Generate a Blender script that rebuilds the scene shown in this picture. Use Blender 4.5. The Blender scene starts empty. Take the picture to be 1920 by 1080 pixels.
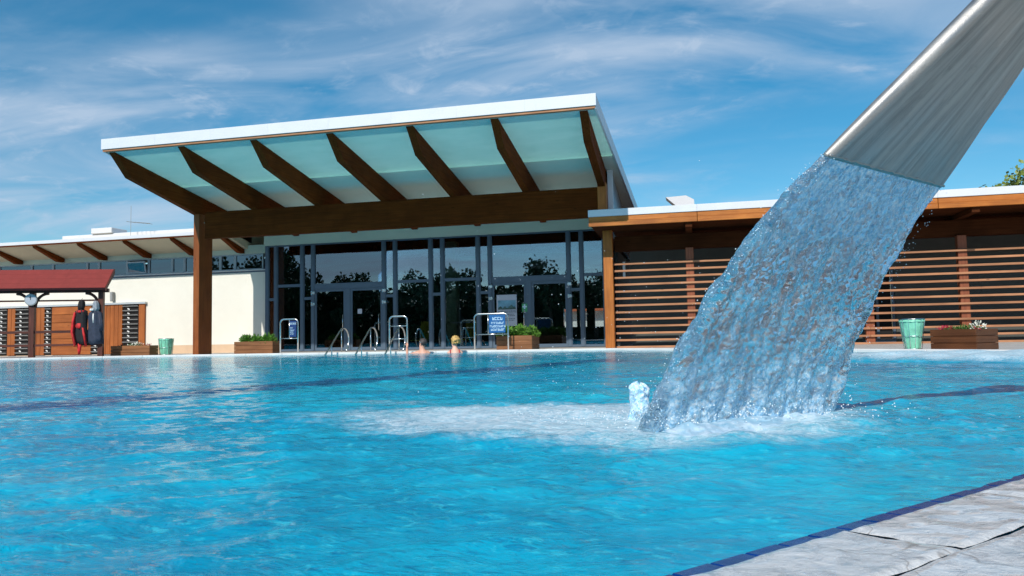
import bpy, bmesh, math, random
import numpy as np
from mathutils import Vector, Matrix, noise
R = math.radians
rng = random.Random(7)
S = bpy.context.scene
COL = S.collection

# ------------------------------------------------------------------ camera
CAM_H = 0.42
yaw, pitch, roll = R(13.22), R(3.726), R(1.121)
F = Vector((-math.sin(yaw)*math.cos(pitch), math.cos(yaw)*math.cos(pitch), math.sin(pitch)))
R0 = Vector((math.cos(yaw), math.sin(yaw), 0)); U0 = R0.cross(F)
RR = R0*math.cos(roll) - U0*math.sin(roll); UU = U0*math.cos(roll) + R0*math.sin(roll)
cd = bpy.data.cameras.new('camera'); cam = bpy.data.objects.new('camera', cd); COL.objects.link(cam)
cam.matrix_world = Matrix(((RR.x, UU.x, -F.x, 0), (RR.y, UU.y, -F.y, 0), (RR.z, UU.z, -F.z, CAM_H), (0, 0, 0, 1)))
cd.sensor_width = 36; cd.lens = 1400*36/1920; cd.clip_start = 0.05; cd.clip_end = 5000
S.camera = cam

# ------------------------------------------------------------------ light
SUN_AZ, SUN_EL = R(-10), R(40.5)                    # azimuth measured from -Y towards +X
sdir = Vector((math.sin(SUN_AZ)*math.cos(SUN_EL), -math.cos(SUN_AZ)*math.cos(SUN_EL), math.sin(SUN_EL)))
sl = bpy.data.lights.new('sun', 'SUN'); sl.energy = 4.2; sl.angle = R(0.5); sl.color = (1, 0.955, 0.88)
so = bpy.data.objects.new('sun', sl); COL.objects.link(so); so.location = (5, -20, 20)
so.rotation_euler = sdir.to_track_quat('Z', 'Y').to_euler()

W = bpy.data.worlds.new('World'); S.world = W; W.use_nodes = True
nt = W.node_tree; nt.nodes.clear()
def wn(t, **k):
    n = nt.nodes.new(t)
    for a, b in k.items(): setattr(n, a, b)
    return n
def wl(a, b): nt.links.new(a, b)
sky = wn('ShaderNodeTexSky', sky_type='NISHITA', sun_disc=False)
sky.sun_elevation = SUN_EL; sky.sun_rotation = math.atan2(sdir.x, sdir.y)
sky.altitude = 200; sky.air_density = 1.0; sky.dust_density = 0.2; sky.ozone_density = 2.6
hs = wn('ShaderNodeHueSaturation'); hs.inputs['Hue'].default_value = 0.484; hs.inputs['Saturation'].default_value = 1.42; hs.inputs['Value'].default_value = 1.10
wl(sky.outputs[0], hs.inputs['Color'])
tc = wn('ShaderNodeTexCoord'); sep = wn('ShaderNodeSeparateXYZ'); wl(tc.outputs['Generated'], sep.inputs[0])
zc = wn('ShaderNodeMath', operation='MAXIMUM'); wl(sep.outputs[2], zc.inputs[0]); zc.inputs[1].default_value = 0.0
zp = wn('ShaderNodeMath', operation='ADD'); wl(zc.outputs[0], zp.inputs[0]); zp.inputs[1].default_value = 0.16
dv = wn('ShaderNodeVectorMath', operation='DIVIDE'); wl(tc.outputs['Generated'], dv.inputs[0])
cz = wn('ShaderNodeCombineXYZ')
for i in range(3): wl(zp.outputs[0], cz.inputs[i])
wl(cz.outputs[0], dv.inputs[1])
def wmap(rot, sc, loc=(0, 0, 0)):
    m = wn('ShaderNodeMapping'); m.inputs['Rotation'].default_value = (0, 0, R(rot)); m.inputs['Scale'].default_value = sc
    m.inputs['Location'].default_value = loc
    wl(dv.outputs[0], m.inputs[0]); return m
def wnoise(m, sc, det, rough, dist=0.0):
    n = wn('ShaderNodeTexNoise'); n.inputs['Scale'].default_value = sc; n.inputs['Detail'].default_value = det
    n.inputs['Roughness'].default_value = rough; n.inputs['Distortion'].default_value = dist
    wl(m.outputs[0], n.inputs['Vector']); return n
def wramp(n, a, b, top=1.0):
    r = wn('ShaderNodeMapRange'); r.interpolation_type = 'SMOOTHSTEP'; r.inputs[1].default_value = a; r.inputs[2].default_value = b; r.inputs[4].default_value = top
    wl(n.outputs[0], r.inputs[0]); return r
c1 = wramp(wnoise(wmap(-24, (0.45, 1.0, 1), (3.1, 1.7, 0)), 0.9, 4, 0.5, 0.4), 0.36, 0.62)      # broad bank
c2 = wramp(wnoise(wmap(-30, (0.7, 1.7, 1)), 1.7, 9, 0.55, 0.7), 0.26, 0.82)                   # wisps
c3 = wramp(wnoise(wmap(20, (1.6, 2.0, 1), (5, 2, 0)), 4.0, 8, 0.6, 0.5), 0.50, 0.80, 0.45)         # small flecks
mu = wn('ShaderNodeMath', operation='MULTIPLY'); wl(c1.outputs[0], mu.inputs[0]); wl(c2.outputs[0], mu.inputs[1])
m3 = wn('ShaderNodeMath', operation='MULTIPLY'); wl(c3.outputs[0], m3.inputs[0]); wl(c1.outputs[0], m3.inputs[1])
ad = wn('ShaderNodeMath', operation='MULTIPLY_ADD'); wl(mu.outputs[0], ad.inputs[0]); ad.inputs[1].default_value = 0.95; wl(m3.outputs[0], ad.inputs[2])
cl = wn('ShaderNodeMath', operation='MINIMUM'); wl(ad.outputs[0], cl.inputs[0]); cl.inputs[1].default_value = 0.8
mx = wn('ShaderNodeMix', data_type='RGBA'); wl(cl.outputs[0], mx.inputs[0]); wl(hs.outputs[0], mx.inputs[6]); mx.inputs[7].default_value = (5.0, 6.1, 7.6, 1)
bg = wn('ShaderNodeBackground'); bg.inputs[1].default_value = 0.105; wl(mx.outputs[2], bg.inputs[0])
wo = wn('ShaderNodeOutputWorld'); wl(bg.outputs[0], wo.inputs[0])

S.view_settings.view_transform = 'Standard'; S.view_settings.look = 'None'
S.view_settings.gamma = 1; S.view_settings.use_curve_mapping = False; S.view_settings.exposure = 0.0
S.render.engine = 'CYCLES'
S.cycles.use_denoising = True; S.cycles.denoiser = 'OPENIMAGEDENOISE'; S.cycles.denoising_input_passes = 'RGB_ALBEDO_NORMAL'; S.cycles.denoising_prefilter = 'FAST'
S.cycles.max_bounces = 10; S.cycles.transmission_bounces = 8; S.cycles.transparent_max_bounces = 12; S.cycles.glossy_bounces = 5
S.cycles.sample_clamp_indirect = 6

# ------------------------------------------------------------------ materials
def mat(name):
    m = bpy.data.materials.new(name); m.use_nodes = True
    t = m.node_tree; return m, t, t.nodes['Principled BSDF']
def nd(t, typ, **k):
    n = t.nodes.new(typ)
    for a, b in k.items(): setattr(n, a, b)
    return n
def c4(c): return (c[0], c[1], c[2], 1)
def coords(t, sc=(1, 1, 1), rot=(0, 0, 0), kind='Object', rand=False):
    c = nd(t, 'ShaderNodeTexCoord'); m = nd(t, 'ShaderNodeMapping')
    m.inputs['Scale'].default_value = sc; m.inputs['Rotation'].default_value = rot
    t.links.new(c.outputs[kind], m.inputs[0])
    if rand:
        oi = nd(t, 'ShaderNodeObjectInfo'); cm = nd(t, 'ShaderNodeMath', operation='MULTIPLY'); cm.inputs[1].default_value = 37
        t.links.new(oi.outputs['Random'], cm.inputs[0]); t.links.new(cm.outputs[0], m.inputs['Location'])
    return m.outputs[0]
def noi(t, vec, scale, det=5, rough=0.55, dist=0.0):
    n = nd(t, 'ShaderNodeTexNoise'); n.inputs['Scale'].default_value = scale; n.inputs['Detail'].default_value = det
    n.inputs['Roughness'].default_value = rough; n.inputs['Distortion'].default_value = dist
    t.links.new(vec, n.inputs['Vector']); return n.outputs[0]
def ramp(t, fac, stops):
    r = nd(t, 'ShaderNodeValToRGB'); e = r.color_ramp.elements
    while len(e) < len(stops): e.new(0.5)
    for el, (p, c) in zip(e, stops): el.position = p; el.color = c4(c)
    t.links.new(fac, r.inputs[0]); return r.outputs[0]
def mrange(t, v, a, b, c=0.0, d=1.0, smooth=True):
    r = nd(t, 'ShaderNodeMapRange')
    if smooth: r.interpolation_type = 'SMOOTHSTEP'
    for i, x in zip((1, 2, 3, 4), (a, b, c, d)): r.inputs[i].default_value = x
    t.links.new(v, r.inputs[0]); return r.outputs[0]
def mixc(t, fac, a, b, blend='MIX'):
    m = nd(t, 'ShaderNodeMix', data_type='RGBA', blend_type=blend)
    for sock, v in ((m.inputs[0], fac), (m.inputs[6], a), (m.inputs[7], b)):
        if isinstance(v, (int, float)): sock.default_value = v
        elif isinstance(v, tuple): sock.default_value = c4(v)
        else: t.links.new(v, sock)
    return m.outputs[2]
def mth(t, op, a, b=0.0):
    m = nd(t, 'ShaderNodeMath', operation=op)
    for s, v in ((m.inputs[0], a), (m.inputs[1], b)):
        if isinstance(v, (int, float)): s.default_value = v
        else: t.links.new(v, s)
    return m.outputs[0]
def bump(t, p, h, strength, dist=0.01, prev=None):
    b = nd(t, 'ShaderNodeBump'); b.inputs['Strength'].default_value = strength; b.inputs['Distance'].default_value = dist
    t.links.new(h, b.inputs['Height'])
    if prev is not None: t.links.new(prev, b.inputs['Normal'])
    if p is not None: t.links.new(b.outputs[0], p.inputs['Normal'])
    return b.outputs[0]

def simple(name, col, rough=0.5, metal=0.0, var=0.12, scale=3.0, bmp=0.0, bscale=40, spec=0.5):
    m, t, p = mat(name)
    v = coords(t, rand=True); n = noi(t, v, scale, 6, 0.6)
    lo = tuple(c*(1-var) for c in col); hi = tuple(min(1, c*(1+var)) for c in col)
    t.links.new(ramp(t, n, [(0.3, lo), (0.7, hi)]), p.inputs['Base Color'])
    p.inputs['Roughness'].default_value = rough; p.inputs['Metallic'].default_value = metal
    p.inputs['Specular IOR Level'].default_value = spec
    if bmp: bump(t, p, noi(t, v, bscale, 4), bmp, 0.004)
    return m
def wood(name, lo, hi, axis=0, rough=0.5, g=26.0, knots=True, spec=0.35):
    m, t, p = mat(name)
    sc = [g, g, g]; sc[axis] = g*0.045
    v = coords(t, tuple(sc), rand=True)
    n1 = noi(t, v, 1.0, 8, 0.62, 0.6)
    v2 = coords(t, (1.3, 1.3, 1.3), rand=True); n2 = noi(t, v2, 1.1, 4, 0.5)
    base = ramp(t, n1, [(0.3, lo), (0.68, hi)])
    col = mixc(t, mrange(t, n2, 0.3, 0.75, 0.0, 0.5), base, tuple(c*0.62 for c in lo))
    oi = nd(t, 'ShaderNodeObjectInfo'); hsn = nd(t, 'ShaderNodeHueSaturation')
    t.links.new(col, hsn.inputs['Color']); t.links.new(mrange(t, oi.outputs['Random'], 0, 1, 0.86, 1.14, False), hsn.inputs['Value'])
    col = hsn.outputs[0]
    if knots:
        k = nd(t, 'ShaderNodeTexVoronoi'); ks = [3.0]*3; ks[axis] = 0.9
        kv = coords(t, tuple(ks), rand=True); t.links.new(kv, k.inputs['Vector']); k.inputs['Scale'].default_value = 1.3
        col = mixc(t, mrange(t, k.outputs['Distance'], 0.03, 0.085, 0.75, 0.0), col, tuple(c*0.3 for c in lo))
    t.links.new(col, p.inputs['Base Color'])
    p.inputs['Roughness'].default_value = rough; p.inputs['Specular IOR Level'].default_value = spec
    bump(t, p, n1, 0.25, 0.003)
    return m
def woods(name, lo, hi, **k): return {a: wood(name+'_'+'xyz'[a], lo, hi, a, **k) for a in (0, 1, 2)}
DARK = woods('shade_darkened_glulam', (0.100, 0.020, 0.003), (0.20, 0.046, 0.007), rough=0.8, spec=0.08)  # same stain as the orange timber; shade is put into the colour
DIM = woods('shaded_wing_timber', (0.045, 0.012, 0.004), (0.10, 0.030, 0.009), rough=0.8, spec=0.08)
POSTW = woods('red_brown_post', (0.22, 0.062, 0.026), (0.36, 0.115, 0.052))
COLUMN = woods('brown_shade_toned_column', (0.17, 0.042, 0.008), (0.31, 0.088, 0.018))  # darker than the orange timber, partly to deepen its shaded faces
ORANGE = woods('orange_stained_timber', (0.36, 0.098, 0.015), (0.62, 0.215, 0.038))
SLAT = woods('weathered_slat_timber', (0.36, 0.15, 0.07), (0.56, 0.27, 0.14), rough=0.65)
DOORW = woods('orange_door_boards', (0.30, 0.082, 0.018), (0.46, 0.145, 0.036))
PLANTW = woods('planter_boards', (0.19, 0.075, 0.028), (0.33, 0.145, 0.06))
PLANTD = woods('dark_planter_boards', (0.070, 0.025, 0.010), (0.15, 0.055, 0.020), rough=0.4, spec=0.2)  # darker, slightly glossier boards for one planter
KIOSK = woods('mahogany_kiosk_timber', (0.060, 0.018, 0.012), (0.13, 0.038, 0.024))
M = {}
def frosted():
    m, t, p = mat('frosted_canopy_glass'); t.nodes.remove(p); v = coords(t, (0.6, 1.4, 1)); n = noi(t, v, 2.2, 6, 0.65, 0.4)
    tr = nd(t, 'ShaderNodeBsdfTranslucent'); df = nd(t, 'ShaderNodeBsdfDiffuse')
    t.links.new(ramp(t, n, [(0.3, (0.54, 0.77, 0.72)), (0.7, (0.66, 0.87, 0.83))]), tr.inputs[0]); df.inputs[0].default_value = (0.80, 0.92, 0.86, 1)
    ms = nd(t, 'ShaderNodeMixShader'); ms.inputs[0].default_value = 0.5; t.links.new(tr.outputs[0], ms.inputs[1]); t.links.new(df.outputs[0], ms.inputs[2])
    t.links.new(ms.outputs[0], t.nodes['Material Output'].inputs[0]); return m
M['white_metal'] = simple('white_coated_fascia', (0.70, 0.70, 0.72), 0.35, 0, 0.04, 1.2)
M['cream'] = simple('cream_render', (0.79, 0.755, 0.66), 0.85, 0, 0.05, 0.9, 0.15, 160)
M['beige'] = simple('beige_plinth', (0.66, 0.46, 0.30), 0.8, 0, 0.06, 2, 0.15, 120)
M['soffit'] = simple('pale_soffit_panel', (0.86, 0.95, 0.82), 0.55, 0, 0.05, 0.7)
M['cream_soffit'] = simple('cream_soffit', (0.62, 0.52, 0.36), 0.7, 0, 0.06, 0.8)
M['pale_green'] = simple('pale_green_render', (0.55, 0.62, 0.52), 0.75, 0, 0.05, 0.8)
M['frame'] = simple('slate_blue_aluminium', (0.085, 0.125, 0.175), 0.38, 0.0, 0.08, 2)
M['pale_frame'] = simple('pale_window_frame', (0.36, 0.43, 0.48), 0.4, 0, 0.05, 2)
M['sill'] = simple('metal_sill', (0.55, 0.58, 0.60), 0.4, 0.3, 0.05, 2)
M['gable'] = simple('blue_grey_cladding', (0.30, 0.37, 0.43), 0.22, 0.35, 0.05, 1.5)
M['dark_wall'] = simple('dark_olive_wall', (0.085, 0.090, 0.082), 0.8, 0, 0.10, 1.0)
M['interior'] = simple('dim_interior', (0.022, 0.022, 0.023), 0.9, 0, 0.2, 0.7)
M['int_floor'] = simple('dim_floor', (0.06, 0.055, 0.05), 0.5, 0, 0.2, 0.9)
M['int_col'] = simple('green_column', (0.62, 0.66, 0.36), 0.7)
M['black'] = simple('unlit_depth_black', (0.012, 0.010, 0.010), 0.9)  # black stands in for unlit depth
M['steel'] = simple('polished_steel_tube', (0.72, 0.72, 0.71), 0.22, 1.0, 0.06, 9)
M['chrome'] = simple('bright_fitting', (0.8, 0.8, 0.8), 0.2, 1.0)
M['red_roof'] = simple('red_roof_felt', (0.235, 0.030, 0.024), 0.85, 0, 0.1, 4, 0.3, 90)
M['clock_face'] = simple('pale_clock_face', (0.42, 0.44, 0.48), 0.4)
M['ink'] = simple('black_ink', (0.02, 0.02, 0.025), 0.6)
M['red'] = simple('red_jacket_fabric', (0.62, 0.022, 0.025), 0.7, 0, 0.25, 12)
M['black_fab'] = simple('black_jacket_fabric', (0.012, 0.010, 0.012), 0.8, 0, 0.3, 12)
M['navy_fab'] = simple('navy_jacket_fabric', (0.024, 0.034, 0.062), 0.75, 0, 0.25, 10)
M['grey_fab'] = simple('grey_hood_fabric', (0.30, 0.32, 0.35), 0.8, 0, 0.2, 10)
M['white_cloth'] = simple('white_cloth', (0.78, 0.77, 0.74), 0.8)
M['blue_sign'] = simple('blue_sign', (0.010, 0.105, 0.30), 0.4, 0, 0.05)
M['navy_sign'] = simple('navy_sign', (0.012, 0.040, 0.15), 0.4, 0, 0.05)
M['letter'] = simple('pale_lettering', (0.55, 0.75, 0.88), 0.5, 0, 0.03)
M['paper'] = simple('poster_paper', (0.50, 0.52, 0.60), 0.6, 0, 0.04)
M['poster_sky'] = simple('poster_print_blue', (0.16, 0.34, 0.45), 0.6, 0, 0.4, 3)
M['poster_green'] = simple('poster_print_green', (0.06, 0.12, 0.11), 0.6, 0, 0.5, 10)
M['green_sign'] = simple('green_sticker', (0.06, 0.34, 0.12), 0.5, 0, 0.05)
M['yellow'] = simple('yellow_lounger_cloth', (0.72, 0.56, 0.03), 0.8, 0, 0.1)
M['bin_green'] = simple('turquoise_liner', (0.22, 0.62, 0.44), 0.4, 0, 0.25, 7)
M['bush'] = simple('bright_leaf', (0.10, 0.24, 0.025), 0.6, 0, 0.45, 9)
M['bush_dark'] = simple('dark_leaf', (0.05, 0.13, 0.02), 0.6, 0, 0.4, 9)
M['petal_red'] = simple('red_petal', (0.45, 0.02, 0.05), 0.6, 0, 0.3, 9)
M['petal_white'] = simple('white_petal', (0.72, 0.72, 0.62), 0.6, 0, 0.2, 9)
M['soil'] = simple('potting_soil', (0.035, 0.024, 0.016), 0.95)
M['skin'] = simple('skin', (0.70, 0.36, 0.25), 0.5, 0, 0.08, 6)
M['skin2'] = simple('fair_skin', (0.74, 0.42, 0.31), 0.5, 0, 0.08, 6)
M['hair_dark'] = simple('dark_grey_hair', (0.055, 0.045, 0.045), 0.6, 0, 0.7, 30)
M['hair_blond'] = simple('blond_hair', (0.52, 0.33, 0.11), 0.55, 0, 0.55, 26)
M['bark'] = simple('bark', (0.10, 0.075, 0.05), 0.9, 0, 0.3, 6, 0.5, 20)
M['leaf_light'] = simple('yellow_green_leaf', (0.17, 0.22, 0.035), 0.55, 0, 0.35, 1.2)  # the leaves' own light yellow-green
M['leaf_dark'] = simple('dark_tree_leaf', (0.035, 0.07, 0.02), 0.6, 0, 0.4, 1.2)
M['rim'] = simple('white_pool_rim', (0.72, 0.70, 0.68), 0.45, 0, 0.08, 2)
M['lamp'] = simple('grey_wall_lamp', (0.30, 0.30, 0.29), 0.5)
M['house_wall'] = simple('white_house_wall', (0.62, 0.66, 0.64), 0.8)
M['house_roof'] = simple('orange_tile_roof', (0.46, 0.12, 0.05), 0.8, 0, 0.2, 5)

def glass(name, tint, refl_ior, rough=0.0):
    m, t, p = mat(name); t.nodes.remove(p)
    fr = nd(t, 'ShaderNodeFresnel'); fr.inputs[0].default_value = refl_ior
    tr = nd(t, 'ShaderNodeBsdfTransparent'); tr.inputs[0].default_value = c4(tint)
    gl = nd(t, 'ShaderNodeBsdfGlossy'); gl.inputs['Roughness'].default_value = rough; gl.inputs['Color'].default_value = (0.70, 0.86, 1.0, 1)
    v = coords(t, (1, 1, 1), kind='Object', rand=True)
    b = bump(t, None, noi(t, v, 0.8, 2, 0.4), 0.06, 0.02)
    t.links.new(b, gl.inputs['Normal'])
    mxs = nd(t, 'ShaderNodeMixShader'); t.links.new(fr.outputs[0], mxs.inputs[0])
    t.links.new(tr.outputs[0], mxs.inputs[1]); t.links.new(gl.outputs[0], mxs.inputs[2])
    t.links.new(mxs.outputs[0], t.nodes['Material Output'].inputs[0]); return m
M['glass'] = glass('tinted_facade_glass', (0.80, 0.84, 0.84), 2.5)
M['glass2'] = glass('clerestory_glass', (0.30, 0.38, 0.42), 2.3)

def mat_paver():
    m, t, p = mat('deck_paving')
    v = coords(t, (1, 1, 1)); n = noi(t, v, 3.0, 6, 0.6)
    col = ramp(t, n, [(0.3, (0.42, 0.40, 0.37)), (0.7, (0.55, 0.52, 0.48))])
    br = nd(t, 'ShaderNodeTexBrick'); br.inputs['Scale'].default_value = 2.5; br.inputs['Mortar Size'].default_value = 0.012
    t.links.new(v, br.inputs['Vector'])
    t.links.new(mixc(t, br.outputs['Fac'], col, (0.25, 0.23, 0.21)), p.inputs['Base Color'])
    p.inputs['Roughness'].default_value = 0.7; return m
M['paver'] = mat_paver()
def mat_grass():
    m, t, p = mat('lawn_ground'); v = coords(t, (1, 1, 1)); n = noi(t, v, 0.8, 8, 0.65)
    t.links.new(ramp(t, n, [(0.3, (0.03, 0.06, 0.015)), (0.7, (0.07, 0.12, 0.03))]), p.inputs['Base Color']); p.inputs['Roughness'].default_value = 0.9; return m
M['grass'] = mat_grass()

def mat_stone():
    m, t, p = mat('wet_pale_flagstone')
    v = coords(t, (1, 1, 1), kind='Object'); n1 = noi(t, v, 19, 9, 0.72, 0.5); n2 = noi(t, v, 90, 5, 0.7); n3 = noi(t, v, 2.2, 4, 0.5)
    col = ramp(t, n1, [(0.30, (0.42, 0.42, 0.425)), (0.46, (0.72, 0.71, 0.70)), (0.70, (0.88, 0.86, 0.83))])
    col = mixc(t, mrange(t, n3, 0.5, 0.72, 0, 0.45), col, (0.42, 0.37, 0.31))
    vo = nd(t, 'ShaderNodeTexVoronoi', feature='DISTANCE_TO_EDGE'); vo.inputs['Scale'].default_value = 2.2
    t.links.new(mixc(t, 0.22, v, noi_col(t, v, 6)), vo.inputs['Vector'])
    crack = mrange(t, vo.outputs['Distance'], 0.0, 0.008, 0.5, 0.0)
    col = mixc(t, crack, col, (0.20, 0.13, 0.07))
    t.links.new(col, p.inputs['Base Color'])
    t.links.new(mrange(t, n1, 0.35, 0.65, 0.10, 0.45), p.inputs['Roughness'])
    p.inputs['Coat Weight'].default_value = 0.5; p.inputs['Coat Roughness'].default_value = 0.06
    b = bump(t, None, n1, 0.7, 0.014); b = bump(t, None, noi(t, v, 22, 4, 0.6, 0.8), 0.7, 0.010, b); b = bump(t, p, n2, 0.6, 0.004, b); return m
def noi_col(t, v, s):
    n = nd(t, 'ShaderNodeTexNoise'); n.inputs['Scale'].default_value = s; t.links.new(v, n.inputs['Vector']); return n.outputs['Color']
M['stone'] = mat_stone()
M['navy_tile'] = simple('navy_edge_tile', (0.002, 0.030, 0.17), 0.22, 0, 0.3, 14, 0.3, 24)

def mat_water():
    m, t, p = mat('pool_water')
    pos = nd(t, 'ShaderNodeNewGeometry').outputs['Position']
    def mp(sc, rot=0, loc=(0, 0, 0)):
        q = nd(t, 'ShaderNodeMapping'); q.inputs['Scale'].default_value = sc; q.inputs['Rotation'].default_value = (0, 0, R(rot)); q.inputs['Location'].default_value = loc
        t.links.new(pos, q.inputs[0]); return q.outputs[0]
    big = noi(t, mp((0.35, 0.6, 1), 10), 1.0, 4, 0.55, 0.6)
    mid = noi(t, mp((1.0, 1.7, 1), 25), 2.6, 6, 0.6, 0.8)
    fine = noi(t, mp((1.0, 1.6, 1), 25), 13.0, 6, 0.68, 1.2); fin2 = noi(t, mp((0.8, 2.2, 1), 12), 21.0, 6, 0.7, 1.0)
    c = ramp(t, big, [(0.34, (0.001, 0.25, 0.43)), (0.5, (0.004, 0.40, 0.585)), (0.66, (0.012, 0.48, 0.62))])
    c = mixc(t, mrange(t, mid, 0.42, 0.66, 0.0, 0.6), c, (0.001, 0.24, 0.40))
    c = mixc(t, mrange(t, fine, 0.53, 0.68, 0.0, 0.62), c, (0.055, 0.60, 0.72))  # mid and fine carry ripple light and shade painted as colour
    c = mixc(t, mrange(t, fin2, 0.53, 0.64, 0.0, 0.55), c, (0.001, 0.13, 0.31))  # dark dashes between the ripples, painted into the base colour
    # navy guide lines of the pool lining, wavering through the ripples
    sp = nd(t, 'ShaderNodeSeparateXYZ'); t.links.new(pos, sp.inputs[0])
    wob = noi(t, mp((1.0, 1.0, 1)), 1.6, 4, 0.6); wob2 = noi(t, mp((1.2, 3.0, 1), 20), 4.0, 5, 0.65, 1.0)
    def line(ax, ay, bx, by, half, soft, amt, wv=1.6):
        dx, dy = bx-ax, by-ay; L = math.hypot(dx, dy); nx, ny = -dy/L, dx/L
        d = mth(t, 'ADD', mth(t, 'MULTIPLY', sp.outputs[0], nx), mth(t, 'MULTIPLY', sp.outputs[1], ny))
        d = mth(t, 'SUBTRACT', d, ax*nx+ay*ny)
        d = mth(t, 'ADD', d, mth(t, 'MULTIPLY', mth(t, 'SUBTRACT', wob, 0.5), wv))
        d = mth(t, 'ADD', d, mth(t, 'MULTIPLY', mth(t, 'SUBTRACT', wob2, 0.5), wv*1.1))
        d = mth(t, 'ABSOLUTE', d)
        e = mrange(t, sp.outputs[0], bx-1.2, bx+0.6, 1.0, 0.0)
        return mth(t, 'MULTIPLY', mrange(t, d, half-soft, half+soft, amt, 0.0), e)
    l1 = line(-4.6, 4.15, -0.9, 13.6, 0.30, 0.30, 0.85, 1.5)
    c = mixc(t, l1, c, (0.003, 0.035, 0.16))
    fa = nd(t, 'ShaderNodeAttribute'); fa.attribute_name = 'foam'
    fn = noi(t, mp((1, 1, 1)), 34, 6, 0.75); fn2 = noi(t, mp((1.0, 1.5, 1), 15), 5.0, 6, 0.65, 0.8)
    ff = mth(t, 'ADD', fa.outputs['Fac'], mth(t, 'MULTIPLY', mth(t, 'SUBTRACT', fn2, 0.5), 0.9))
    ff = mth(t, 'ADD', ff, mth(t, 'MULTIPLY', mth(t, 'SUBTRACT', fn, 0.5), 0.55))
    ff = mth(t, 'MULTIPLY', mrange(t, ff, 0.12, 0.85), mrange(t, fa.outputs['Fac'], 0.02, 0.2))
    fcol = ramp(t, fn, [(0.30, (0.26, 0.55, 0.68)), (0.48, (0.60, 0.76, 0.84)), (0.64, (0.88, 0.93, 0.95))])
    c = mixc(t, mth(t, 'MULTIPLY', ff, 0.8), c, fcol)
    t.links.new(c, p.inputs['Base Color'])
    t.links.new(mrange(t, ff, 0, 1, 0.045, 0.30), p.inputs['Roughness']); p.inputs['Roughness'].default_value = 0.045; p.inputs['IOR'].default_value = 1.333
    p.inputs['Specular IOR Level'].default_value = 0.42
    nb1 = noi(t, mp((1.0, 1.5, 1), 20), 5.5, 4, 0.6, 0.7); nb2 = noi(t, mp((1.0, 1.5, 1), -15), 17, 6, 0.68, 0.7)
    b = bump(t, None, nb1, 0.36, 0.05); b = bump(t, None, nb2, 0.46, 0.022, b)
    bump(t, p, mth(t, 'MULTIPLY', fn, ff), 0.5, 0.020, b)
    return m
M['water'] = mat_water()

def mat_foam():
    m, t, p = mat('aerated_foam')
    v = coords(t, (1, 1, 1)); n = noi(t, v, 26, 6, 0.7); n2 = noi(t, v, 7, 5, 0.6)
    c = ramp(t, n, [(0.3, (0.34, 0.52, 0.66)), (0.65, (0.70, 0.80, 0.88))])
    c = mixc(t, mrange(t, n2, 0.35, 0.65, 0.6, 0.0), c, (0.16, 0.44, 0.62))
    t.links.new(c, p.inputs['Base Color']); p.inputs['Roughness'].default_value = 0.35
    bump(t, p, n, 0.8, 0.012); return m
M['foam'] = mat_foam()
def mat_jet():
    m, t, p = mat('falling_water')
    v = coords(t, (1, 1, 1)); at = nd(t, 'ShaderNodeAttribute'); at.attribute_name = 'aeration'
    p.inputs['Base Color'].default_value = (0.84, 0.96, 1.0, 1); p.inputs['Transmission Weight'].default_value = 1.0
    p.inputs['IOR'].default_value = 1.38; p.inputs['Roughness'].default_value = 0.015
    n = noi(t, v, 55, 5, 0.7, 0.4); bump(t, p, noi(t, v, 60, 3, 0.6, 0.5), 0.28, 0.004)
    d = nd(t, 'ShaderNodeBsdfDiffuse'); n2 = noi(t, v, 62, 5, 0.75, 0.6); n3 = noi(t, v, 18, 5, 0.65, 0.6)
    t.links.new(ramp(t, n2, [(0.34, (0.12, 0.36, 0.64)), (0.47, (0.42, 0.74, 0.96)), (0.60, (0.92, 0.97, 1.0))]), d.inputs[0])  # sky-blue tones and dark specks: refracted light put into the colour
    fac = mth(t, 'MULTIPLY', at.outputs['Fac'], mrange(t, n3, 0.34, 0.62, 0.35, 1.35))
    fac = mth(t, 'MINIMUM', mth(t, 'ADD', fac, mrange(t, n, 0.60, 0.66, 0.0, 0.55)), 0.95)  # white sparkles mixed in as colour
    ms = nd(t, 'ShaderNodeMixShader'); t.links.new(fac, ms.inputs[0]); t.links.new(p.outputs[0], ms.inputs[1]); t.links.new(d.outputs[0], ms.inputs[2])
    t.links.new(ms.outputs[0], t.nodes['Material Output'].inputs[0]); return m
M['jet'] = mat_jet()
M['droplet'] = simple('white_water_drop', (0.80, 0.86, 0.92), 0.15)
def mat_nozzle():
    m, t, p = mat('streaked_stainless_steel')
    at = nd(t, 'ShaderNodeUVMap'); q = nd(t, 'ShaderNodeMapping'); q.inputs['Scale'].default_value = (15, 0.9, 1); t.links.new(at.outputs[0], q.inputs[0])
    n1 = noi(t, q.outputs[0], 1.0, 7, 0.65, 0.3)
    q2 = nd(t, 'ShaderNodeMapping'); q2.inputs['Scale'].default_value = (7, 3.2, 1); t.links.new(at.outputs[0], q2.inputs[0])
    n2 = noi(t, q2.outputs[0], 1.0, 6, 0.6, 0.4); n3 = noi(t, coords(t), 60, 5, 0.7)
    c = ramp(t, n1, [(0.28, (0.22, 0.22, 0.215)), (0.5, (0.37, 0.365, 0.355)), (0.74, (0.52, 0.515, 0.50))])
    c = mixc(t, mrange(t, n2, 0.48, 0.70, 0, 0.55), c, (0.56, 0.54, 0.50))
    c = mixc(t, mrange(t, noi(t, coords(t), 9, 6, 0.7, 0.5), 0.56, 0.74, 0, 0.30), c, (0.14, 0.14, 0.14))
    t.links.new(c, p.inputs['Base Color']); p.inputs['Metallic'].default_value = 0.8
    t.links.new(mrange(t, n2, 0.3, 0.7, 0.36, 0.62), p.inputs['Roughness'])
    b = bump(t, None, n1, 0.22, 0.004); bump(t, p, n3, 0.42, 0.003, b); return m
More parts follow.
